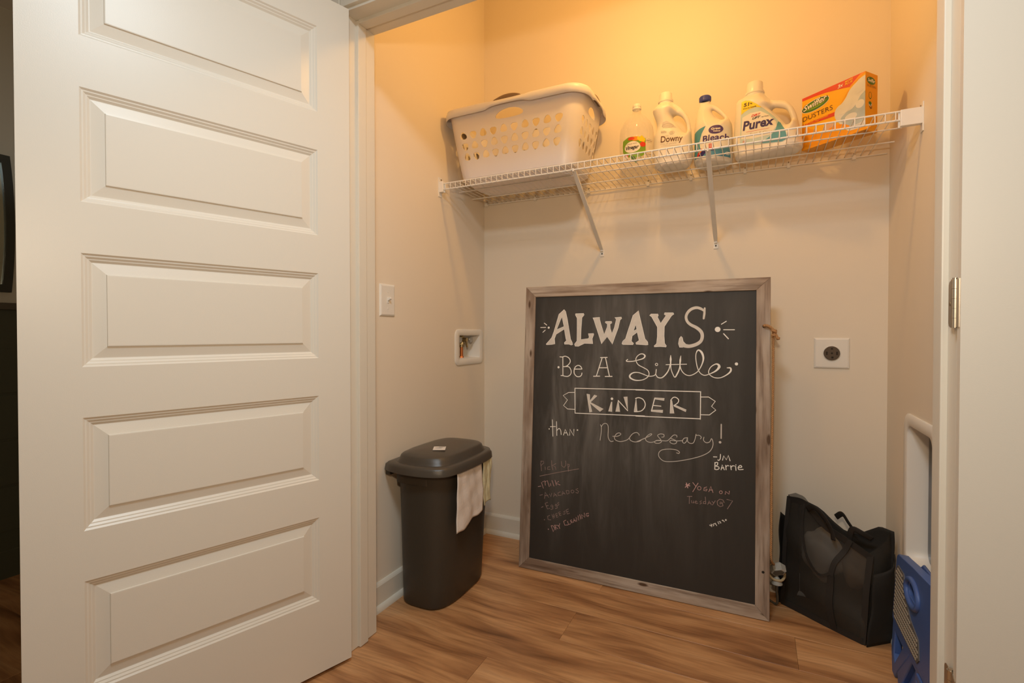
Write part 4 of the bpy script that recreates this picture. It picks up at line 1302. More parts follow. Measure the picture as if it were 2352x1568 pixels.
decal('print', poly2d([(-0.012, 0.058), (0.006, 0.050), (0.018, 0.030), (0.012, 0.022), (0.002, 0.036), (-0.010, 0.046)], 0.004), M['ldgreen'], lb, bv, 0.0012)
decal('print', poly2d(ell(-0.032, 0.056, 0.012, 0.011), 0.004), M['lred'], lb, bv, 0.0011)
decal('print', poly2d(ell(-0.031, 0.052, 0.009, 0.008), 0.004), M['jugwhite'], lb, bv, 0.0014)
decal('print', poly2d(ell(-0.0035, 0.091, 0.033, 0.0235), 0.004), M['lwhite'], lb, bv, 0.0015)
decal('lettering', xf(text2d('Vinegar', 0.0150, 0.25, 0.03, 0.055), -0.031, 0.082, 0.02), M['lblack'], lb, bv, 0.0020)
decal('lettering', xf(text2d('DISTILLED WHITE', 0.0042, 0.15, 0.0, 0.044), -0.027, 0.1015, 0.02), M['lbrown'], lb, bv, 0.0020)
for k, (w_, z_) in enumerate(((0.026, 0.122), (0.026, 0.116), (0.024, 0.110), (0.026, 0.060), (0.022, 0.054))):
    decal('print', poly2d([(0.050, z_), (0.050 + w_ * 0.7, z_), (0.050 + w_ * 0.7, z_ + 0.0016), (0.050, z_ + 0.0016)], 0.01), M['lbrown'] if k in (1, 3) else M['lgrey'], lb, bv, 0.0014)

# --- softener jug, cream
dj = empty('softener_jug', (0.994, -0.170, DZ))
tag(dj, 'cream fabric softener jug with rounded handle, between clear bottle and blue-capped jug', 'bottle')
L_ = cpoly([(-0.064, 0.0), (-0.074, 0.012), (-0.0785, 0.05), (-0.0785, 0.10), (-0.0775, 0.135), (-0.067, 0.165), (-0.067, 0.190), (-0.078, 0.225), (-0.083, 0.243), (-0.076, 0.255), (-0.060, 0.270), (-0.054, 0.278)], 3)
R_ = cpoly([(-0.010, 0.278), (0.000, 0.268), (0.024, 0.247), (0.048, 0.219), (0.063, 0.185), (0.069, 0.150), (0.071, 0.115), (0.075, 0.08), (0.077, 0.05), (0.072, 0.018), (0.060, 0.0)], 3)
hole = cpoly([(-0.002, 0.214), (0.010, 0.217), (0.028, 0.207), (0.042, 0.190), (0.051, 0.165), (0.053, 0.136), (0.046, 0.133), (0.032, 0.150), (0.014, 0.178), (0.000, 0.200)], 2, True)
def Dd(x, z):
    d = 0.052 - 0.0 * z
    return d * (1 - 0.30 * smoothstep(0.235, 0.275, z)) - 0.006 * np.exp(-((z - 0.175) / 0.03) ** 2)
def Hd(x, z):
    return smoothstep(0.0, 0.022, x - (0.045 - (z - 0.14) * 0.55)) * smoothstep(0.128, 0.145, z), 0.0135
body = jug('jug_body', L_ + R_, hole, M['jugcream'], dj, Dd, 0.040, 0.28, Hd)
bm = B(); lathe(bm, [(0.027, 0.266), (0.0275, 0.274), (0.0300, 0.275), (0.0300, 0.281), (0.0270, 0.282), (0.0255, 0.286), (0.0245, 0.309), (0.0225, 0.312), (0, 0.312)], c=(-0.032, 0, 0), seg=36)
obj('cap', bm, M['jugcream'], dj, auto=35)
bv = bvh_of(body)
lb = decal('front_label', poly2d([(-0.060, 0.035), (0.055, 0.020), (0.062, 0.050), (0.058, 0.095), (0.030, 0.125), (0.018, 0.150), (-0.010, 0.180), (-0.045, 0.188), (-0.058, 0.150), (-0.062, 0.10)], 0.006), M['jugwhite'], dj, bv, 0.0006)
decal('lettering', xf(text2d('Downy', 0.0255, 0.0, 0.012, 0.085), -0.043, 0.095, -0.07), M['lbrown'], lb, bv, 0.0014)
decal('lettering', xf(text2d('free & gentle', 0.0050, 0.2, -0.01, 0.062), -0.043, 0.0860, -0.07), M['lgrey'], lb, bv, 0.0014)
decal('lettering', xf(text2d('ULTRA', 0.0032, 0.1, 0.0, 0.018), -0.030, 0.1165, -0.04), M['lgrey'], lb, bv, 0.0014)
for r_ in (0.0100, 0.0062, 0.0030):
    decal('print', poly2d(ell(0.001, 0.128, r_, r_ * 0.78), 0.004, [ell(0.001, 0.128, r_ - 0.0011, (r_ - 0.0011) * 0.78)]), M['lgrey'], lb, bv, 0.0013)
decal('print', poly2d([(-0.040, 0.160), (-0.036, 0.178), (-0.020, 0.182), (0.002, 0.168), (0.018, 0.150), (-0.002, 0.150)], 0.004), mat('print_lilac', (0.62, 0.58, 0.58), 0.5), lb, bv, 0.0010)
decal('print', poly2d(ell(-0.016, 0.160, 0.022, 0.0095, 28, -0.1), 0.004, [ell(-0.016, 0.160, 0.0205, 0.0082, 28, -0.1)]), M['lgrey'], lb, bv, 0.0014)
decal('lettering', xf(text2d('odor', 0.0045, 0.1, 0.0, 0.026), -0.030, 0.159, -0.1), M['lgrey'], lb, bv, 0.0014)
for z_, w_ in ((0.140, 0.017), (0.136, 0.022), (0.1325, 0.022)):
    decal('print', poly2d([(-0.042, z_), (-0.042 + w_, z_ - 0.001), (-0.042 + w_, z_ + 0.0006), (-0.042, z_ + 0.0016)], 0.01), M['lgrey'], lb, bv, 0.0013)
decal('print', poly2d([(-0.042, 0.0800), (0.036, 0.0725), (0.036, 0.0733), (-0.042, 0.0808)], 0.01), M['lgrey'], lb, bv, 0.0013)

# --- bleach jug
bj = empty('bleach_jug', (1.143, -0.128, DZ), R(-3))
tag(bj, 'white bleach jug with dark blue cap and blue label', 'bottle')
L_ = cpoly([(-0.058, 0.0), (-0.069, 0.008), (-0.0725, 0.03), (-0.0725, 0.09), (-0.0725, 0.148), (-0.069, 0.175), (-0.064, 0.210), (-0.056, 0.244), (-0.0510, 0.268)], 3)
R_ = cpoly([(-0.0115, 0.268), (-0.010, 0.254), (0.010, 0.241), (0.034, 0.218), (0.052, 0.194), (0.064, 0.170), (0.0715, 0.148), (0.0735, 0.10), (0.0755, 0.03), (0.073, 0.008), (0.066, 0.0)], 3)
hole = cpoly([(-0.0035, 0.226), (0.008, 0.220), (0.028, 0.201), (0.043, 0.181), (0.036, 0.176), (0.014, 0.190), (-0.002, 0.212)], 2, True)
def Db(x, z):
    return 0.073 * (1 - 0.66 * smoothstep(0.150, 0.262, z))
def Hb(x, z):
    return smoothstep(0.0, 0.018, x - (0.030 - (z - 0.17) * 0.62)) * smoothstep(0.165, 0.185, z), 0.012
body = jug('jug_body', L_ + R_, hole, M['jugwhite'], bj, Db, 0.068, 0.26, Hb)
bm = B(); lathe(bm, [(0.0195, 0.264), (0.0200, 0.267), (0.0225, 0.268), (0.0225, 0.284), (0.0205, 0.287), (0, 0.287)], c=(-0.031, 0, 0), seg=36)
cp = obj('cap', bm, M['capblue'], bj, auto=35)
bm = B()
for k in range(40):
    a = 2 * PI * k / 40
    x, y = -0.031 + 0.0224 * math.cos(a), 0.0224 * math.sin(a)
    cyl(bm, (x, y, 0.269), (x, y, 0.2835), 0.0008, seg=5)
obj('ribs', bm, M['capblue'], cp)
bv = bvh_of(body)
lb = decal('front_label', poly2d([(-0.064, 0.022), (0.0, 0.016), (0.069, 0.010), (0.070, 0.128), (0.045, 0.139), (0.020, 0.143), (-0.015, 0.142), (-0.045, 0.137), (-0.066, 0.130)], 0.007), M['lpale'], bj, bv, 0.0006)
decal('print', poly2d([(-0.064, 0.024), (-0.066, 0.130), (-0.045, 0.1365), (-0.018, 0.1405), (-0.034, 0.115), (-0.043, 0.085), (-0.040, 0.060), (-0.030, 0.045), (0.0, 0.044), (0.042, 0.050), (0.069, 0.060), (0.069, 0.012), (0.0, 0.018)], 0.007), M['lteal'], lb, bv, 0.0010)
decal('print', poly2d([(0.000, 0.020), (0.066, 0.014), (0.068, 0.050), (0.040, 0.042), (0.008, 0.040)], 0.006), M['lteal2'], lb, bv, 0.0013)
decal('print', poly2d(ell(0.019, 0.1205, 0.0265, 0.0175), 0.005), M['lpurple'], lb, bv, 0.0014)
decal('lettering', xf(text2d('Great', 0.0085, 0.0, 0.035, 0.034), 0.002, 0.1195), M['lwhite'], lb, bv, 0.0021)
decal('lettering', xf(text2d('Value', 0.0062, 0.0, 0.035, 0.026), 0.009, 0.1105), M['lwhite'], lb, bv, 0.0021)
decal('lettering', xf(text2d('Bleach', 0.0255, 0.05, 0.018, 0.096), -0.030, 0.0775), M['lpurple'], lb, bv, 0.0018)
decal('print', poly2d([(-0.006, 0.049), (0.008, 0.047), (0.008, 0.066), (-0.006, 0.067)], 0.006), M['lred'], lb, bv, 0.0019)
for z_ in (0.053, 0.058, 0.062):
    decal('print', poly2d([(-0.004, z_), (0.005, z_), (0.005, z_ + 0.0016), (-0.004, z_ + 0.0016)], 0.006), M['lwhite'], lb, bv, 0.0023)
decal('print', poly2d([(-0.004, 0.042), (0.015, 0.041), (0.015, 0.038), (-0.004, 0.039)], 0.006), M['lnavy'], lb, bv, 0.0019)
decal('print', poly2d([(-0.056, 0.024), (-0.050, 0.042), (-0.036, 0.056), (-0.028, 0.050), (-0.038, 0.030)], 0.006), M['lred'], lb, bv, 0.0015)
decal('print', poly2d([(-0.052, 0.022), (-0.034, 0.044), (-0.022, 0.048), (-0.018, 0.034), (-0.034, 0.022)], 0.006), M['lnavy'], lb, bv, 0.0018)
decal('print', poly2d(ell(-0.040, 0.046, 0.007, 0.005), 0.004), M['lorange'], lb, bv, 0.0020)
decal('print', poly2d(ell(0.060, 0.026, 0.0065, 0.0065), 0.004, [ell(0.060, 0.026, 0.0052, 0.0052)]), M['lwhite'], lb, bv, 0.0018)
decal('lettering', xf(text2d('6', 0.008, 0.0, 0.02), 0.0575, 0.0225), M['lwhite'], lb, bv, 0.0018)

# --- big detergent jug
pj = empty('detergent_jug', (1.247, -0.133, DZ), R(-14))
tag(pj, 'large white detergent jug with yellow and pale blue label, left of the orange box', 'bottle')
L_ = cpoly([(-0.008, 0.0), (-0.018, 0.008), (-0.0235, 0.04), (-0.024, 0.085), (-0.0215, 0.145), (-0.0180, 0.200), (-0.0155, 0.226), (-0.006, 0.240), (0.010, 0.245), (0.018, 0.252)], 3)
R_ = cpoly([(0.082, 0.252), (0.088, 0.236), (0.108, 0.212), (0.132, 0.203), (0.155, 0.194), (0.174, 0.178), (0.188, 0.152), (0.197, 0.125), (0.204, 0.090), (0.212, 0.050), (0.217, 0.020), (0.214, 0.006), (0.204, 0.0)], 3)
hole = cpoly([(0.108, 0.175), (0.122, 0.178), (0.142, 0.171), (0.158, 0.162), (0.169, 0.146), (0.177, 0.120), (0.177, 0.104), (0.170, 0.099), (0.160, 0.104), (0.145, 0.126), (0.125, 0.153)], 2, True)
def Dp(x, z):
    return 0.055 * (1 - 0.34 * smoothstep(0.205, 0.250, z))
def Hp(x, z):
    return smoothstep(0.0, 0.020, x - (0.158 - (z - 0.10) * 0.66)) * smoothstep(0.098, 0.118, z), 0.0155
body = jug('jug_body', L_ + R_, hole, M['jugwhite'], pj, Dp, 0.038, 0.26, Hp)
bm = B(); lathe(bm, [(0.031, 0.238), (0.032, 0.248), (0.0345, 0.249), (0.0345, 0.255), (0.0300, 0.257), (0.0295, 0.262), (0.0285, 0.290), (0.0255, 0.294), (0, 0.294)], c=(0.050, 0, 0), seg=40)
obj('cap', bm, M['jugwhite'], pj, auto=35)
bv = bvh_of(body)
lab_o = [(0.011, 0.044), (0.016, 0.212), (0.030, 0.214), (0.046, 0.209), (0.070, 0.190), (0.100, 0.162), (0.126, 0.134), (0.147, 0.105), (0.168, 0.068), (0.174, 0.045), (0.172, 0.030), (0.160, 0.024), (0.080, 0.034)]
lb = decal('front_label', poly2d(lab_o, 0.007), M['lsky'], pj, bv, 0.0006)
decal('print', poly2d([(0.020, 0.150), (0.050, 0.160), (0.085, 0.158), (0.110, 0.140), (0.135, 0.108), (0.140, 0.088), (0.120, 0.062), (0.060, 0.060), (0.016, 0.068)], 0.007), M['lpale'], lb, bv, 0.0010)
decal('print', poly2d([(0.142, 0.108), (0.149, 0.103), (0.168, 0.066), (0.173, 0.044), (0.171, 0.031), (0.158, 0.026), (0.085, 0.036), (0.120, 0.056), (0.138, 0.078)], 0.007), M['lteal'], lb, bv, 0.0011)
decal('print', poly2d([(0.016, 0.162), (0.0165, 0.2115), (0.030, 0.2135), (0.046, 0.2085), (0.070, 0.1895), (0.088, 0.172), (0.066, 0.178), (0.044, 0.176), (0.028, 0.170)], 0.006), M['lyel'], lb, bv, 0.0012)
decal('lettering', xf(text2d('51', 0.0135, 0.1, 0.03, 0.020), 0.025, 0.1895), M['lblack'], lb, bv, 0.0018)
decal('lettering', xf(text2d('%', 0.006, 0.1, 0.01, 0.009), 0.047, 0.193), M['lblack'], lb, bv, 0.0018)
decal('lettering', xf(text2d('more loads', 0.0048, 0.1, 0.02, 0.047), 0.023, 0.1805, -0.03), M['lblack'], lb, bv, 0.0018)
decal('lettering', xf(text2d('DIRT', 0.0085, 0.35, 0.03, 0.033), 0.052, 0.1435, -0.02), M['lred'], lb, bv, 0.0018)
decal('lettering', xf(text2d('LIFT', 0.0080, 0.35, 0.03, 0.030), 0.055, 0.1335, -0.02), M['lblack'], lb, bv, 0.0018)
decal('lettering', xf(text2d('ACTION', 0.0032, 0.35, 0.02, 0.026), 0.087, 0.1330, -0.02), M['lblack'], lb, bv, 0.0018)
decal('lettering', xf(text2d('Purex', 0.0345, 0.10, 0.030, 0.108), 0.022, 0.0995, -0.03), M['lnavy'], lb, bv, 0.0018)
decal('lettering', xf(text2d('Free & Clear', 0.0090, 0.0, -0.012, 0.076), 0.049, 0.0765, -0.10), M['lgrey'], lb, bv, 0.0018)
decal('print', poly2d([(0.034, 0.0905), (0.115, 0.0855), (0.115, 0.0865), (0.034, 0.0915)], 0.01), M['lred'], lb, bv, 0.0017)
decal('print', poly2d([(0.022, 0.046), (0.034, 0.044), (0.034, 0.060), (0.022, 0.061)], 0.007), mat('print_pinkish', (0.62, 0.42, 0.38), 0.5), lb, bv, 0.0017)

# --- dusters box
bx = empty('dusters_box', (1.456, -0.159, DZ), R(-38.38))
tag(bx, 'orange and yellow dusters carton with opened top at the right end of the shelf', 'box')
BW, BD, BHT = 0.221, 0.068, 0.194
bm = B()
t_ = 0.0006
P4 = [(0, 0), (BW, 0), (BW, BD), (0, BD)]
bm.faces.new([bm.verts.new((p[0], p[1], 0)) for p in P4])
for (a, b) in zip(P4, P4[1:] + P4[:1]):
    bm.faces.new([bm.verts.new((a[0], a[1], 0)), bm.verts.new((b[0], b[1], 0)), bm.verts.new((b[0], b[1], BHT)), bm.verts.new((a[0], a[1], BHT))])
bmesh.ops.remove_doubles(bm, verts=bm.verts, dist=1e-5)
cb = obj('carton', bm, M['boxside'], bx)
md = cb.modifiers.new('t', 'SOLIDIFY'); md.thickness = 0.0008; md.offset = -1
bm = B()
for pts in ([(0.004, 0.001, BHT), (BW - 0.004, 0.001, BHT), (BW - 0.008, 0.040, BHT - 0.010), (0.008, 0.040, BHT - 0.010)], [(0.004, BD - 0.001, BHT), (BW - 0.004, BD - 0.001, BHT), (BW - 0.012, 0.034, BHT - 0.004), (0.012, 0.034, BHT - 0.004)], [(BW - 0.001, 0.004, BHT), (BW - 0.001, 0.030, BHT), (BW - 0.022, 0.027, BHT + 0.005), (BW - 0.022, 0.007, BHT + 0.004)]):
    bm.faces.new([bm.verts.new(p) for p in pts])
fp = obj('top_flap', bm, M['lorange'], bx)
md = fp.modifiers.new('t', 'SOLIDIFY'); md.thickness = 0.0008
rect = [(0, 0), (BW, 0), (BW, BHT), (0, BHT)]
fb = decal('printed_front', poly2d(rect, 1), M['boxyel'], bx, None, 0.0007)
def pf(name, pts, m, o, holes=()):
    return decal(name, poly2d(pts, 1, holes), m, fb, None, o)
pf('print', cpoly([(0.0, 0.0), (0.221, 0.0), (0.221, 0.012), (0.16, 0.020), (0.10, 0.035), (0.05, 0.06), (0.0, 0.095)], 4), M['boxor'], 0.0010)
pf('print', [(0, 0.184), (0.045, 0.183), (0.089, 0.179), (0.13, 0.172), (0.172, 0.163), (0.221, BHT), (0, BHT)], M['lred'], 0.0011)
pf('print', [(0, 0.088), (0.12, 0.084), (0.121, 0.098), (0, 0.096)], M['lred'], 0.0012)
pf('print', [(0.221, 0.190), (0.212, 0.186), (0.190, 0.172), (0.170, 0.160), (0.143, 0.120), (0.139, 0.112), (0.135, 0.108), (0.165, 0.148), (0.172, 0.166), (0.205, 0.192), (0.221, BHT)], M['lorange'], 0.0014)
fl_o = cpoly([(0.221, 0.182), (0.206, 0.178), (0.190, 0.168), (0.176, 0.158), (0.166, 0.146), (0.160, 0.134), (0.148, 0.120), (0.136, 0.112), (0.124, 0.104), (0.120, 0.088), (0.124, 0.070), (0.132, 0.058), (0.146, 0.040), (0.158, 0.024), (0.170, 0.014), (0.190, 0.012), (0.221, 0.010)], 3)
pf('print', fl_o, M['lfluff'], 0.0015)
pf('print', cpoly([(0.221, 0.130), (0.205, 0.118), (0.195, 0.100), (0.180, 0.086), (0.160, 0.080), (0.142, 0.066), (0.148, 0.048), (0.170, 0.030), (0.200, 0.028), (0.221, 0.035)], 3), M['lfluff2'], 0.0018)
for cx_, cz_, r1, r2 in ((0.150, 0.098, 0.026, 0.018), (0.192, 0.144, 0.024, 0.014), (0.205, 0.092, 0.014, 0.014), (0.176, 0.060, 0.020, 0.012), (0.207, 0.167, 0.012, 0.010)):
    pf('print', ell(cx_, cz_, r1, r2, 24), M['lfluff'], 0.0021)
pf('print', cpoly([(0.084, 0.040), (0.082, 0.056), (0.094, 0.064), (0.112, 0.062), (0.128, 0.056), (0.118, 0.048), (0.100, 0.040)], 3), mat('print_hand', (0.66, 0.42, 0.28), 0.5), 0.0019)
pf('print', cpoly([(0.098, 0.044), (0.120, 0.050), (0.150, 0.044), (0.172, 0.030), (0.160, 0.024), (0.130, 0.032)], 3), M['lorange'], 0.0023)
el = pf('print', ell(0.050, 0.152, 0.050, 0.0185, 36, 0.10), M['ldgreen'], 0.0014)
pf('print', ell(0.050, 0.152, 0.0515, 0.0200, 36, 0.10), M['lwhite'], 0.0013)
pf('print', ell(0.050, 0.152, 0.040, 0.012, 36, 0.10), M['lgreen'], 0.0016)
decal('lettering', xf(text2d('Swiffer', 0.0215, 0.35, 0.045, 0.096), 0.003, 0.1415, 0.13), M['lblack'], fb, None, 0.0022)
decal('lettering', xf(text2d('Swiffer', 0.0205, 0.35, 0.015, 0.090), 0.006, 0.1425, 0.13), M['lwhite'], fb, None, 0.0026)
decal('lettering', xf(text2d('DUSTERS', 0.0175, 0.0, -0.006, 0.110), 0.004, 0.1065, 0.03), M['lbrown'], fb, None, 0.0022)
decal('lettering', xf(text2d('3x', 0.0115, 0.25, 0.02, 0.019), 0.131, 0.1745, 0.10), M['lwhite'], fb, None, 0.0022)
decal('lettering', xf(text2d('MORE', 0.0055, 0.25, 0.01, 0.027), 0.155, 0.1835, 0.10), M['lyel'], fb, None, 0.0022)
decal('lettering', xf(text2d('PLUS', 0.0065, 0.25, 0.01, 0.026), 0.155, 0.1745, 0.10), M['lyel'], fb, None, 0.0022)
decal('lettering', xf(text2d('15', 0.0068, 0.1, 0.02, 0.010), 0.003, 0.0890), M['lyel'], fb, None, 0.0022)
decal('lettering', xf(text2d('REFILLS  RECHARGES', 0.0036, 0.0, 0.0, 0.082), 0.016, 0.0925), M['lyel'], fb, None, 0.0022)
decal('lettering', xf(text2d('PLUMEAUX', 0.0030, 0.0, 0.0, 0.048), 0.016, 0.0878), M['lyel'], fb, None, 0.0022)
# narrow right side
sb = empty('tmp', (BW + 0.0006, 0, 0), R(90), parent=None)
def side(name, vf, m, o):
    out = [(BW + o, a, b) for a, b in vf[0]]
    return raw(name, out, [tuple(f) for f in vf[1]], m, cb)
bpy.data.objects.remove(sb)
side('print', poly2d(ell(0.030, 0.168, 0.024, 0.0125, 28), 1), M['ldgreen'], 0.0006)
side('lettering', xf(text2d('Swiffer', 0.0115, 0.3, 0.02, 0.042), 0.010, 0.163), M['lwhite'], 0.0012)
side('lettering', xf(text2d('DUSTERS', 0.0075, 0.0, -0.01, 0.050), 0.008, 0.146), M['lbrown'], 0.0008)
side('print', poly2d(ell(0.026, 0.118, 0.0085, 0.012, 24), 1, ) if False else poly2d(ell(0.026, 0.118, 0.0085, 0.012, 24), 1, [ell(0.026, 0.119, 0.0070, 0.0100, 24)]), M['ldgreen'], 0.0006)
side('print', poly2d(ell(0.026, 0.090, 0.0095, 0.0080, 24), 1), M['lwhite'], 0.0006)
side('print', poly2d(ell(0.025, 0.092, 0.0080, 0.0060, 24), 1), M['ldgreen'], 0.0010)
side('print', poly2d(ell(0.029, 0.080, 0.0070, 0.0055, 24), 1, [ell(0.029, 0.081, 0.0050, 0.0030, 24)]), M['lbrown'], 0.0010)

# ================================================================== CHALKBOARD
cbd = empty('chalkboard', (0.3425, -0.292, 0.0016), R(1.1305), R(-3.823))
tag(cbd, 'large chalkboard in a rustic grey-brown wooden frame standing against the back wall', 'chalkboard')
W_, H_, FW, FT = 1.0138, 1.2795, 0.0485, 0.019
bm = B(); box(bm, FW - 0.006, W_ - FW + 0.006, 0.006, 0.014, FW - 0.006, H_ - FW + 0.006)
slate = obj('slate_panel', bm, M['slate'], cbd)
def mitre(name, pts, m, hole=None):
    """board with mitred ends; pts is its outline in x,z"""
    bm = B()
    n = len(pts)
    rings = []
    for y, ins in ((FT, 0.0), (0.0015, 0.0), (0.0, 0.0014)):
        cx_ = sum(p[0] for p in pts) / n; cz_ = sum(p[1] for p in pts) / n
        L = max(abs(p[0] - cx_) for p in pts); K = max(abs(p[1] - cz_) for p in pts)
        rings.append([Vector((cx_ + (p[0] - cx_) * (1 - ins / L), y, cz_ + (p[1] - cz_) * (1 - ins / K))) for p in pts])
    loft(bm, rings)
    return obj(name, bm, m, cbd)
mitre('frame_board', [(0, 0), (W_, 0), (W_ - FW, FW), (FW, FW)], M['rustx'])
mitre('frame_board', [(FW, H_ - FW), (W_ - FW, H_ - FW), (W_, H_), (0, H_)], M['rustx'])
mitre('frame_board', [(0, 0), (FW, FW), (FW, H_ - FW), (0, H_)], M['rustz'])
rs = mitre('frame_board', [(W_ - FW, FW), (W_, 0), (W_, H_), (W_ - FW, H_ - FW)], M['rustz'])
for z in (1.092, 0.175):
    bm = B(); cyl(bm, (W_ - 0.022, -0.0002, z), (W_ - 0.022, 0.001, z), 0.0065 if z > 1 else 0.0050, seg=16)
    obj('rope_hole', bm, M['dark'], rs)
# back legs of the folded easel
bm = B()
for x in (0.10, 0.875):
    box(bm, x, x + 0.040, -0.009, 0.009, 0.0, 1.235, mtx=Matrix.Translation((0, 0.205, 0.0138)) @ Matrix.Rotation(R(8.0), 4, 'X'), bev=0.0015)
for z in (0.16, 0.62, 1.16):
    box(bm, 0.14, 0.875, -0.006, 0.006, z, z + 0.045, mtx=Matrix.Translation((0, 0.205, 0.0138)) @ Matrix.Rotation(R(8.0), 4, 'X'), bev=0.0015)
obj('rear_leg_frame', bm, M['rustz'], cbd)

def ribbon(bm, pts, ws, smooth, y):
    P = [Vector((a / 10000, b / 10000, 0)) for a, b in pts]
    wv = [a / 10000 for a in ws]
    if smooth and len(P) > 2:
        n = 5
        Q = catmull(P, n)
        W2 = []
        for i in range(len(wv) - 1):
            W2 += [wv[i] + (wv[i + 1] - wv[i]) * k / n for k in range(n)]
        W2.append(wv[-1])
        P, wv = Q, W2
    L = []
    N = len(P)
    for i in range(N):
        t = P[min(i + 1, N - 1)] - P[max(i - 1, 0)]
        if t.length < 1e-7:
            t = Vector((1, 0, 0))
        t.normalize()
        nrm = Vector((-t.y, t.x, 0)) * (wv[i] / 2)
        L.append((P[i] + nrm, P[i] - nrm, t))
    vs = [(bm.verts.new((a.x, y, a.y)), bm.verts.new((b.x, y, b.y))) for a, b, _ in L]
    for (a, b), (c, d) in zip(vs, vs[1:]):
        bm.faces.new((a, b, d, c))
    for i, s in ((0, -1), (N - 1, 1)):
        r = wv[i] / 2; t = L[i][2]; nn = Vector((-t.y, t.x, 0))
        arc = [bm.verts.new((P[i].x + (nn.x * math.cos(q) + s * t.x * math.sin(q)) * r, y, P[i].y + (nn.y * math.cos(q) + s * t.y * math.sin(q)) * r)) for q in [PI * k / 6 for k in range(1, 6)]]
        bm.faces.new([vs[i][0]] + arc + [vs[i][1]])

CN = {'always': 'chalk', 'be_a': 'chalk', 'little': 'chalk', 'kinder': 'chalk', 'than': 'chalk', 'necessary': 'chalkdim', 'jm': 'chalk', 'pick': 'pinkdim', 'milk': 'pink', 'avo': 'pinkdim', 'eggs': 'pinkdim', 'cheese': 'pinkdim', 'dry': 'pink', 'yoga': 'pink', 'tuesday': 'pinkdim', 'number': 'chalk'}
CL = {'always': 'bold white chalk capitals', 'little': 'looping white chalk script', 'kinder': 'white chalk word in a ribbon banner', 'necessary': 'thin dim chalk script', 'yoga': 'pink chalk note', 'dry': 'pink chalk list line'}
for key, items in CHALK.items():
    bm = B(); bmf = B()
    for k, it in enumerate(items):
        y = 0.0057 - 0.00004 * (k % 7)
        if it[0] == 'P':
            lp = [Vector((a / 10000, b / 10000, 0)) for a, b in it[1]]
            loops = [lp] + ([[Vector((a / 10000, b / 10000, 0)) for a, b in it[2]]] if it[2] else [])
            flat = [p for l in loops for p in l]
            vs = [bmf.verts.new((p.x, y, p.y)) for p in flat]
            for t in tessellate_polygon(loops):
                try:
                    bmf.faces.new([vs[i] for i in t])
                except ValueError:
                    pass
            for l in loops:
                q = [(round(p.x * 10000), round(p.y * 10000)) for p in l]
                q.append(q[0])
                ribbon(bm, q, [18] * len(q) if key != 'kinder' else [12] * len(q), False, y - 0.0003)
        elif it[0] == 'S':
            big = key == 'always' and max(it[2]) > 40
            ribbon(bmf if big else bm, it[1], it[2], it[3], y - 0.0003)
        else:
            r = it[2] / 10000
            bm.faces.new([bm.verts.new((it[1][0] / 10000 + r * math.cos(a), y - 0.0003, it[1][1] / 10000 + r * math.sin(a))) for a in [2 * PI * j / 16 for j in range(16)]])
    o = obj('chalk_lettering', bm, M[CN[key]], slate)
    if key in CL:
        lab(o, CL[key])
    if len(bmf.faces):
        obj('chalk_lettering', bmf, M['chalkfill'], slate)
    else:
        bmf.free()

# rope handle knotted through the right frame board
rp = empty('rope', parent=cbd)
lab(rp, 'tan jute rope knotted through the right frame board')
def twist(pts, r, n=3, pitch=0.022, parent=rp, name='strand', m='rope'):
    P = catmull(pts, 10)
    L = [0]
    for a, b in zip(P, P[1:]):
        L.append(L[-1] + (b - a).length)
    bm = B()
    # dense resample
    S_ = max(12, int(L[-1] / 0.0025))
    Q = []
    j = 0
    for k in range(S_ + 1):
        d = L[-1] * k / S_
        while j < len(L) - 2 and L[j + 1] < d:
            j += 1
        t = (d - L[j]) / max(L[j + 1] - L[j], 1e-9)
        Q.append((P[j].lerp(P[j + 1], min(1, t)), d))
    for s in range(n):
        path = []
        up = Vector((0.3, 1, 0.1)).normalized()
        for i, (q, d) in enumerate(Q):
            t = (Q[min(i + 1, S_)][0] - Q[max(i - 1, 0)][0]).normalized()
            a = (up - t * up.dot(t))
            if a.length < 1e-3:
                a = Vector((1, 0, 0)) - t * t.x
            a.normalize(); up = a
            b = t.cross(a)
            th = 2 * PI * (d / pitch + s / n)
            path.append(q + (a * math.cos(th) + b * math.sin(th)) * r * 0.52)
        tube(bm, path, r * 0.56, seg=6)
    return obj(name, bm, M[m], parent, smooth=True)
xr = W_ - 0.022
twist([(xr, -0.001, 1.092), (xr + 0.002, -0.010, 1.094), (xr + 0.012, -0.012, 1.092), (xr + 0.024, -0.010, 1.084), (xr + 0.032, -0.006, 1.074)], 0.0055, name='loop')
twist([(xr + 0.030, -0.002, 1.072), (xr + 0.031, 0.001, 1.02), (xr + 0.030, 0.002, 0.80), (xr + 0.027, 0.003, 0.55), (xr + 0.0265, 0.003, 0.35), (xr + 0.026, 0.005, 0.24), (xr + 0.031, 0.02, 0.21), (xr + 0.038, 0.045, 0.195)], 0.0042, name='hanging_strand')
kn = []
for k in range(26):
    a = 2 * PI * k / 13
    kn.append((xr + 0.033 + 0.007 * math.cos(a) * (1 - k / 60), -0.007 + 0.008 * math.sin(a), 1.074 - 0.0006 * k + 0.006 * math.sin(a * 0.5)))
twist(kn, 0.0045, name='knot')
twist([(xr + 0.034, -0.006, 1.064), (xr + 0.040, -0.008, 1.056), (xr + 0.044, -0.008, 1.046), (xr + 0.051, -0.009, 1.044)], 0.0058, name='frayed_end')

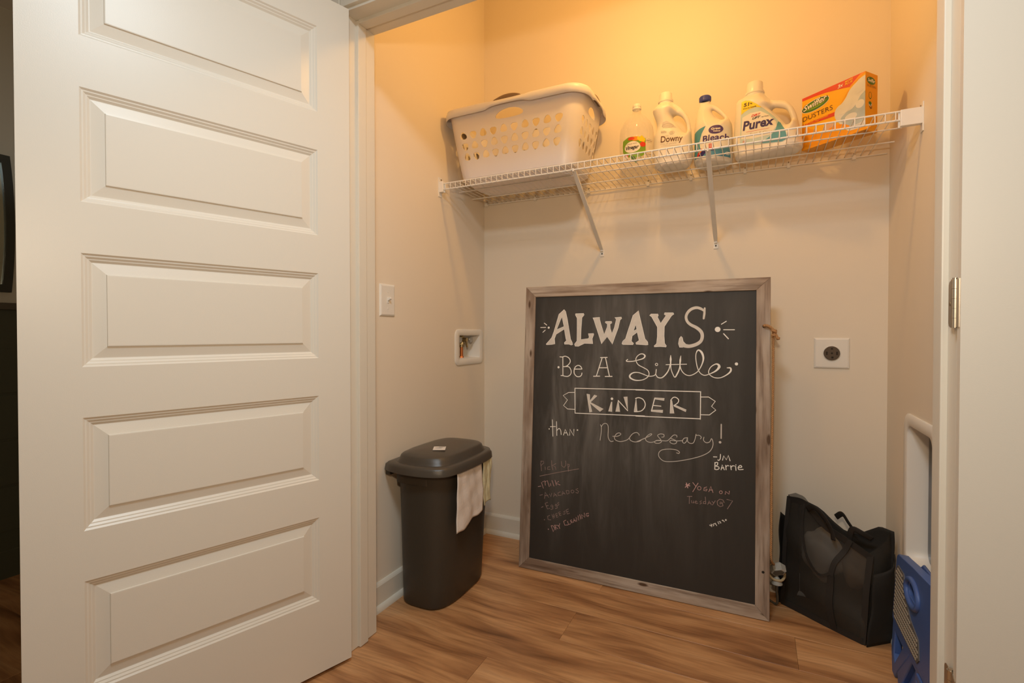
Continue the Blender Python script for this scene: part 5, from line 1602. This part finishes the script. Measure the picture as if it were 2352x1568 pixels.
# grey plug with tan cord loop behind the board's lower right corner
pg = empty('power_plug', (1.382, -0.185, 0.170))
tag(pg, 'grey angular plug with tan cord loop between chalkboard foot and black bag', 'plug')
bm = B()
hexa = [(-0.026, -0.004), (-0.012, 0.014), (0.018, 0.014), (0.030, -0.004), (0.016, -0.020), (-0.018, -0.020)]
rings = []
for y, s in ((-0.020, 0.80), (-0.017, 0.97), (0.010, 1.0), (0.016, 0.8)):
    rings.append([Vector((p[0] * s, y, p[1] * s)) for p in hexa])
loft(bm, rings)
bmesh.ops.transform(bm, matrix=Matrix.Rotation(R(-18), 4, 'Y') @ Matrix.Rotation(R(28), 4, 'X'), verts=bm.verts)
pb = obj('plug_body', bm, M['greyplug'], pg)
bm = B()
rings = [[Vector((p[0] * s, y, p[1] * s)) for p in hexa] for y, s in ((-0.0212, 0.62), (-0.0200, 0.74))]
loft(bm, rings)
bmesh.ops.transform(bm, matrix=Matrix.Rotation(R(-18), 4, 'Y') @ Matrix.Rotation(R(28), 4, 'X'), verts=bm.verts)
obj('plug_face', bm, M['plugdark'], pb)
bm = B(); tube(bm, catmull([(-0.020, 0.030, 0.060), (-0.026, 0.010, 0.030), (-0.034, -0.002, 0.002), (-0.030, -0.010, -0.022), (-0.012, -0.012, -0.040), (0.012, -0.010, -0.042), (0.024, 0.005, -0.036), (0.028, 0.03, -0.030)], 6), 0.0048, seg=10)
obj('cord', bm, M['tancord'], pg, smooth=True)
bm = B(); lathe(bm, [(0, 0.022), (0.004, 0.020), (0.020, -0.006), (0.020, -0.010), (0, -0.010)], c=(0.000, 0.0, -0.050), seg=20)
obj('cone_tip', bm, M['greyplug'], pg, auto=50)
bm = B(); tube(bm, catmull([(0.0, 0.0, -0.055), (0.0, 0.01, -0.09), (0.004, 0.03, -0.13), (0.0, 0.05, -0.163), (-0.03, 0.08, -0.1655), (-0.09, 0.10, -0.1655)], 5), 0.0045, seg=8)
obj('cord', bm, M['plugdark'], pg, smooth=True)

# ================================================================== TRASH BIN WITH TOWELS
bn = empty('trash_bin', (0.0, 0.0, 0.0))
tag(bn, 'tall black plastic trash bin with lid standing in the left corner', 'bin')
def bring(z, cx_, cy_, hx, hy, e=3.4, n=64, dz=None):
    return [Vector((x, y, z + (dz(x, y) if dz else 0))) for x, y in superell(hx, hy, e, n, cx_, cy_)]
rings = []
for z, k in ((0.0, -0.012), (0.004, -0.004), (0.012, 0.0), (0.10, 0.004), (0.25, 0.0105), (0.40, 0.018), (0.50, 0.023), (0.528, 0.0245), (0.530, 0.029), (0.556, 0.031)):
    rings.append(bring(z, 0.136 + k * 0.45, -0.585, 0.113 + k * 0.70, 0.186 + k * 0.9, 3.4))
bm = B(); loft(bm, rings)
obj('bin_body', bm, M['bin'], bn, auto=40)
bm = B()
rings = []
for z, ins in ((0.487, 0.0), (0.487, 0.006), (0.512, 0.008), (0.530, 0.008)):
    rings.append([Vector((x, y, z)) for x, y in superell(0.075, 0.018 + ins * 0.6, 4, 32, 0.125, -0.775)])
loft(bm, rings)
obj('hand_grip', bm, M['bin'], bn, auto=40)
CX, CY = 0.157, -0.610
LIDP = cpoly([(0.006, -0.805), (0.050, -0.826), (0.120, -0.838), (0.200, -0.834), (0.262, -0.812), (0.292, -0.775), (0.304, -0.700), (0.307, -0.600), (0.302, -0.500), (0.286, -0.440), (0.235, -0.410), (0.150, -0.402), (0.060, -0.408), (0.006, -0.420)], 5) + [(0.005, -0.50), (0.005, -0.60), (0.005, -0.70)]
def lring(z, ins, rnd_=0.0):
    out = []
    for x, y in LIDP:
        kx = (0.1505 - ins) / 0.1505; ky = (0.2175 - ins) / 0.2175
        px, py = 0.1555 + (x - 0.1555) * kx, -0.620 + (y + 0.620) * ky
        if rnd_:
            dx, dy = (px - 0.1555) / (0.1505 - ins), (py + 0.620) / (0.2175 - ins)
            q = (abs(dx) ** 4 + abs(dy) ** 4) ** 0.25
            f_ = 1 / max(q, 1.0)
            px = 0.1555 + (px - 0.1555) * (1 + (f_ - 1) * rnd_); py = -0.620 + (py + 0.620) * (1 + (f_ - 1) * rnd_)
        out.append(Vector((px, py, z)))
    return out
rings = []
for z, ins, e in ((0.534, 0.004, 3.0), (0.534, 0.0, 3.0), (0.556, 0.002, 3.0), (0.565, 0.008, 3.0), (0.568, 0.020, 3.1), (0.568, 0.026, 3.2), (0.578, 0.032, 3.2), (0.592, 0.038, 3.2), (0.598, 0.046, 3.2), (0.603, 0.070, 3.0), (0.607, 0.10, 2.6), (0.609, 0.13, 2.2)):
    rings.append(lring(z, ins, min(1.0, ins / 0.03)))
bm = B(); loft(bm, rings)
lid = obj('lid', bm, M['binlid'], bn, auto=50)
for ya_, yb_ in ((-0.800, -0.765), (-0.455, -0.425)):
    bm = B()
    box(bm, 0.006, 0.030, ya_, yb_, 0.512, 0.545, bev=0.003)
    obj('hinge_lug', bm, M['bin'], lid)
bm = B(); box(bm, -0.024, 0.024, -0.030, 0.030, 0, 0.0006, mtx=Matrix.Translation((0.185, -0.690, 0.6092)) @ Matrix.Rotation(R(30), 4, 'Z') @ Matrix.Rotation(R(1.0), 4, 'Y'))
st = obj('paper_sticker', bm, M['paper'], lid)
bm = B()
for a, b, c, d in ((-0.004, 0.020, 0.020, 0.0225), (-0.018, 0.012, 0.010, 0.0115), (-0.018, 0.006, 0.004, 0.0052), (-0.018, 0.010, -0.003, -0.002)):
    box(bm, a, b, c, d, 0.0006, 0.0009, mtx=Matrix.Translation((0.185, -0.690, 0.6092)) @ Matrix.Rotation(R(30), 4, 'Z'))
obj('printed_lines', bm, M['lblack'], st)

def cloth(name, label, m, ya, yb, zt, zb_a, zb_b, x0, amp, seed, cat='towel', slack=0.0, tuck=0.03):
    """folded towel hanging down the right side of the bin from under the lid"""
    rr = random.Random(seed)
    ny, nz = 26, 34
    ph = [rr.uniform(0, 6) for _ in range(6)]
    V, F = [], []
    for i in range(ny + 1):
        s = i / ny
        y = ya + (yb - ya) * s
        zb_ = zb_a + (zb_b - zb_a) * s + 0.004 * math.sin(s * 11 + ph[0])
        for j in range(nz + 1):
            t = j / nz
            z = zt + (zb_ - zt) * t
            x = x0 + 0.002 + (0.026 * (z - 0.30)) + slack * t
            x += amp * (math.sin(s * 9 + ph[1] + t * 2.0) * (0.3 + t) + 0.5 * math.sin(s * 21 + ph[2] - t * 5) + 0.35 * math.sin(t * 17 + ph[3] + s * 6))
            yy = y + 0.004 * math.sin(t * 6 + ph[4]) * (0.3 + s)
            if t < 0.08:
                x -= tuck * (1 - t / 0.08) * 0.4
            V.append((x, yy, z))
    for i in range(ny):
        for j in range(nz):
            a = i * (nz + 1) + j
            F.append((a, a + 1, a + nz + 2, a + nz + 1))
    o = raw(name, V, F, m, None, smooth=True)
    md = o.modifiers.new('t', 'SOLIDIFY'); md.thickness = 0.0030; md.offset = 1
    tag(o, label, cat)
    return o
cloth('hand_towel', 'pinkish white crumpled towel hanging over the side of the bin', M['rag'], -0.728, -0.540, 0.548, 0.298, 0.335, 0.284, 0.0022, 3, slack=0.004)
cloth('hand_towel', 'cream towel hanging behind the pinkish one at the bin', M['rag2'], -0.534, -0.470, 0.548, 0.345, 0.365, 0.284, 0.0028, 8, slack=0.006)

# ================================================================== BLACK TOTE BAG
B0 = Vector((1.398, -0.113, 0)); B1 = Vector((1.640, -0.283, 0)); B2 = Vector((1.738, -0.192, 0)); B3 = Vector((1.500, -0.022, 0))
uu = (B1 - B0).normalized(); LN = (B1 - B0).length
vv = Vector((-uu.y, uu.x, 0))            # toward the wall
DPT = 0.125
tb = empty('tote_bag', (B0.x, B0.y, 0.0), math.atan2(uu.y, uu.x))
tag(tb, 'black mesh tote bag slumped on the floor right of the chalkboard', 'bag')
# local frame: x along the front, y toward the wall, z up
def rim_h(s, side):
    """top height along the front (side 0) and back (side 1); s = 0 left, 1 right"""
    if side == 0:
        pts = [(0, 0.425), (0.10, 0.440), (0.22, 0.437), (0.43, 0.385), (0.60, 0.350), (0.75, 0.335), (0.88, 0.315), (1.0, 0.300)]
    else:
        pts = [(0, 0.385), (0.08, 0.395), (0.25, 0.385), (0.42, 0.350), (0.55, 0.330), (0.72, 0.345), (0.88, 0.385), (1.0, 0.380)]
    for (a, b), (c, d) in zip(pts, pts[1:]):
        if s <= c:
            return b + (d - b) * (s - a) / (c - a)
    return pts[-1][1]
def wob(x, z, k):
    return 0.006 * math.sin(21 * x + 13 * z + k) + 0.004 * math.sin(39 * z + 11 * x + 2 * k)
def sheet(name, fn, nu, nv, m, parent, thick=0.0016):
    V, F = [], []
    for i in range(nu + 1):
        for j in range(nv + 1):
            V.append(fn(i / nu, j / nv))
    for i in range(nu):
        for j in range(nv):
            a = i * (nv + 1) + j
            F.append((a, a + 1, a + nv + 2, a + nv + 1))
    o = raw(name, V, F, m, parent, smooth=True)
    if thick:
        md = o.modifiers.new('t', 'SOLIDIFY'); md.thickness = thick; md.offset = 0
    return o
def front_fn(s, t):
    x = LN * s; z = rim_h(s, 0) * t
    y = 0.004 + 0.050 * t ** 1.6 * (0.4 + 0.6 * abs(2 * s - 1)) - 0.016 * math.sin(PI * s) * math.sin(PI * min(t * 1.1, 1)) + wob(x, z, 0) * min(1, 3 * t)
    return (x, y, z)
def back_fn(s, t):
    x = LN * s + 0.032 * s * s; z = rim_h(s, 1) * t
    y = DPT - 0.012 * t + wob(x, z, 2) * min(1, 3 * t) * 0.8
    x += 0.006 * math.sin(6 * z) * t
    if s < 0.3:
        x -= 0.004 * t
    return (x, y, z)
sheet('front_panel', front_fn, 30, 30, M['meshcloth'], tb, 0)
sheet('back_panel', back_fn, 30, 30, M['canvas'], tb)
def left_fn(s, t):
    f = Vector(front_fn(0, t)); b = Vector(back_fn(0, t))
    p = f.lerp(b, s); p.x -= 0.012 * math.sin(PI * s) * t
    return tuple(p)
def right_fn(s, t):
    f = Vector(front_fn(1, t)); b = Vector(back_fn(1, t))
    p = f.lerp(b, s); p.x += 0.012 * math.sin(PI * s) * t - 0.012 * t * t
    return tuple(p)
sheet('side_panel', left_fn, 12, 30, M['canvas'], tb)
sheet('side_panel', right_fn, 12, 30, M['meshcloth'], tb, 0)
# side pockets of solid black cloth, standing slightly open
def pk_r(s, t):
    p = Vector(right_fn(s, t * 0.80)); p.x += 0.010 + 0.022 * t * math.sin(PI * (0.15 + 0.85 * s)); p.y -= 0.004
    return tuple(p)
sheet('side_pocket', pk_r, 14, 20, M['canvas'], tb, 0.003)
def pk_l(s, t):
    p = Vector(left_fn(s, t * 0.82)); p.x -= 0.012 + 0.014 * t; p.z -= 0.012 * s * t
    return tuple(p)
sheet('side_pocket', pk_l, 14, 20, M['canvas'], tb, 0.003)
bm = B(); box(bm, 0.002, LN - 0.002, 0.004, DPT - 0.002, 0.001, 0.008, bev=0.002)
obj('base_panel', bm, M['canvas'], tb)
# bands: hems, corner bindings, webbing straps
def strap_on(fn, pts, w_, out, name, parent=tb, m='webbing'):
    bm = B()
    C_ = []
    for s, t in pts:
        C_.append(Vector(fn(s, t)))
    Q = catmull(C_, 5)
    rings = []
    for i, q in enumerate(Q):
        t = (Q[min(i + 1, len(Q) - 1)] - Q[max(i - 1, 0)]).normalized()
        nrm = Vector((0, -1, 0)); nrm = (nrm - t * nrm.dot(t)).normalized()
        sd = t.cross(nrm)
        c = q + nrm * out
        rings.append([c + sd * w_ / 2 + nrm * 0.0012, c - sd * w_ / 2 + nrm * 0.0012, c - sd * w_ / 2 - nrm * 0.0012, c + sd * w_ / 2 - nrm * 0.0012])
    loft(bm, rings)
    return obj(name, bm, M[m], parent)
strap_on(front_fn, [(0.68, 0.005), (0.655, 0.15), (0.64, 0.3), (0.635, 0.45), (0.633, 0.58)], 0.023, 0.003, 'strap')
strap_on(front_fn, [(0.633, 0.56), (0.66, 0.70), (0.73, 0.85), (0.78, 0.99)], 0.018, 0.004, 'strap')
strap_on(front_fn, [(0.633, 0.58), (0.50, 0.50), (0.34, 0.60), (0.24, 0.78), (0.24, 0.95)], 0.008, 0.003, 'strap')
strap_on(front_fn, [(0.985, 0.01), (0.985, 0.3), (0.985, 0.6), (0.985, 0.98)], 0.020, 0.002, 'binding')
strap_on(front_fn, [(0.015, 0.01), (0.015, 0.3), (0.015, 0.6), (0.015, 0.98)], 0.016, 0.002, 'binding')
strap_on(front_fn, [(0.01, 0.03), (0.25, 0.03), (0.5, 0.03), (0.75, 0.03), (0.99, 0.03)], 0.022, 0.002, 'binding')
strap_on(front_fn, [(0.01, 0.96), (0.25, 0.96), (0.5, 0.96), (0.75, 0.96), (0.99, 0.96)], 0.022, 0.002, 'binding')
def loop(pts, name, w_=0.010):
    bm = B(); tube(bm, catmull(pts, 7), w_, seg=8, flat=0.16, up=(0, 1, 0))
    return obj(name, bm, M['webbing'], tb, smooth=True)
loop([(0.090, 0.020, 0.400), (0.115, 0.006, 0.418), (0.145, 0.000, 0.412), (0.170, 0.002, 0.385), (0.186, 0.008, 0.350), (0.190, 0.010, 0.320)], 'handle')
loop([(0.150, 0.100, 0.375), (0.180, 0.085, 0.398), (0.205, 0.078, 0.376), (0.225, 0.080, 0.350)], 'handle')
loop([(0.215, 0.060, 0.310), (0.232, 0.050, 0.366), (0.262, 0.055, 0.362), (0.285, 0.075, 0.345)], 'handle')
def lump(name, c, r, m, label, cat, seed, axis=0.0):
    bm = B(); bmesh.ops.create_icosphere(bm, subdivisions=4, radius=1.0)
    rr = random.Random(seed); ph = [rr.uniform(0, 6) for _ in range(6)]
    for v in bm.verts:
        p = v.co.copy()
        k = 1 + 0.07 * math.sin(5 * p.x + ph[0]) + 0.06 * math.sin(6 * p.z + 3 * p.x + ph[1]) + 0.04 * math.sin(11 * p.y + 7 * p.z + ph[2])
        v.co = Vector((c[0] + p.x * r[0] * k, c[1] + p.y * r[1] * k, c[2] + p.z * r[2] * k))
    o = obj(name, bm, m, None, smooth=True)
    o.matrix_world = Matrix.Translation(tb.location) @ Matrix.Rotation(tb.rotation_euler.z, 4, 'Z')
    tag(o, label, cat)
    return o
lump('cloth_bundle', (0.125, 0.062, 0.235), (0.078, 0.040, 0.092), M['greycloth'], 'light grey cloth bundle showing through the front mesh of the tote bag', 'cloth', 4)
lump('leather_pouch', (0.238, 0.070, 0.225), (0.050, 0.036, 0.072), M['tancloth'], 'brown and grey pouch inside the right half of the tote bag', 'pouch', 9)

# ================================================================== BLUE FOLDING STEP STOOL
ss = empty('step_stool', (1.6895, -0.370, 0.001))
tag(ss, 'blue plastic step stool folded flat, leaning on the right wall beside the bag', 'stool')
tt = Vector((0.048, 0, 1)).normalized()
sdir = Vector((0, -1, 0)); ndir = Vector((-tt.z, 0, tt.x))
MT = Matrix((( sdir.x, -ndir.x, tt.x, 0), (sdir.y, -ndir.y, tt.y, 0), (sdir.z, -ndir.z, tt.z, 0), (0, 0, 0, 1)))
# plate coordinates (s, depth, t): depth grows toward the wall
def sp(name, outline, holes, y0, y1, m, parent, auto=30):
    bm = B(); extrude_outline(bm, outline, holes, y0, y1)
    bmesh.ops.transform(bm, matrix=MT, verts=bm.verts)
    o = obj(name, bm, m, parent, auto=auto)
    if m is M['blue']:
        bv_ = o.modifiers.new('b', 'BEVEL'); bv_.width = 0.0035; bv_.segments = 2; bv_.limit_method = 'ANGLE'; bv_.angle_limit = R(50)
    return o
SL = 0.365
def sc(z):
    return z
top_out = [(0.0, 0.165), (0.012, 0.155), (SL - 0.012, 0.155), (SL, 0.170), (SL, 0.385)] + [(SL - 0.03 + 0.03 * math.cos(R(a)), 0.385 + 0.03 * math.sin(R(a))) for a in (30, 60, 90)] + [(0.18, 0.395), (0.05, 0.375)] + [(0.030 + 0.030 * math.cos(R(a)), 0.343 + 0.030 * math.sin(R(a))) for a in (110, 140, 165, 180)]
hand_hole = rrect(0.044, 0.018, 0.016, 5, 0.190, 0.325)
tp = sp('step_top', top_out, [hand_hole], 0.004, 0.030, M['blue'], ss)
tr_out = [(0.016, 0.185), (0.028, 0.172), (0.270, 0.172), (0.288, 0.190), (0.270, 0.235), (0.190, 0.250), (0.130, 0.285), (0.095, 0.340), (0.030, 0.340), (0.016, 0.325)]
sp('tread_inlay', tr_out, [], 0.0015, 0.005, M['tread'], tp)
bm = B()
for i in range(22):
    for j in range(13):
        s_, t_ = 0.026 + i * 0.0118, 0.180 + j * 0.0125
        if not inside([(s_, t_)], tr_out)[0] or segdist([(s_, t_)], [(tr_out[k], tr_out[(k + 1) % len(tr_out)]) for k in range(len(tr_out))])[0] < 0.005:
            continue
        box(bm, s_ - 0.0036, s_ + 0.0036, -0.0004, 0.0020, t_ - 0.0026, t_ + 0.0026, bev=0.0)
bmesh.ops.transform(bm, matrix=MT, verts=bm.verts)
dd = obj('tread_dots', bm, M['dot'], tp); dd['kind'] = 'stuff'
# raised carry-handle scoop
bm = B()
ringp = [Vector((0.190 + 0.060 * math.cos(a), 0.003, 0.325 + 0.034 * math.sin(a))) for a in [2 * PI * k / 24 for k in range(24)]]
tube(bm, ringp, 0.0085, seg=8, closed=True)
bmesh.ops.transform(bm, matrix=MT, verts=bm.verts)
obj('handle_rim', bm, M['blue'], tp, smooth=True)
# folded legs below, with their triangular openings
leg1 = [(0.0, 0.160), (0.004, 0.060), (0.030, 0.0), (0.060, 0.0), (0.085, 0.035), (0.190, 0.150), (0.190, 0.165), (0.010, 0.170)]
sp('leg', leg1, [[(0.030, 0.130), (0.030, 0.060), (0.048, 0.040), (0.120, 0.130)]], 0.006, 0.028, M['blue'], ss)
leg2 = [(0.175, 0.170), (0.175, 0.150), (0.075, 0.030), (0.090, 0.0), (0.330, 0.0), (0.352, 0.060), (SL, 0.160), (SL, 0.172)]
sp('leg', leg2, [[(0.130, 0.030), (0.240, 0.030), (0.240, 0.135), (0.205, 0.135)]], 0.008, 0.030, M['blue'], ss)
bm = B(); box(bm, 0.125, 0.245, 0.022, 0.026, 0.028, 0.138)
bmesh.ops.transform(bm, matrix=MT, verts=bm.verts)
obj('leg_web', bm, M['blue'], ss)
bm = B()
for k in range(7):
    box(bm, 0.268, 0.318, 0.002, 0.012, 0.012 + k * 0.0195, 0.0295 + k * 0.0195, bev=0.004)
bmesh.ops.transform(bm, matrix=MT, verts=bm.verts)
obj('hinge_knuckles', bm, M['blue'], ss)
# second half of the fold, against the wall
back_out = [(0.040, 0.0), (0.360, 0.0), (0.395, 0.120), (0.395, 0.375), (0.370, 0.405), (0.150, 0.400), (0.110, 0.370), (0.030, 0.160)]
sp('rear_half', back_out, [[(0.120, 0.060), (0.300, 0.060), (0.300, 0.150), (0.120, 0.150)]], 0.031, 0.0385, M['blue'], ss)
bm = B(); cyl(bm, (0.0, 0.017, 0.345), (0.0, 0.017, 0.352), 0.008, seg=12)
for t_ in (0.163,):
    cyl(bm, (0.004, 0.017, t_), (SL - 0.004, 0.017, t_), 0.0135, seg=16)
bmesh.ops.transform(bm, matrix=MT, verts=bm.verts)
obj('hinge_bar', bm, M['blue'], ss, auto=40)
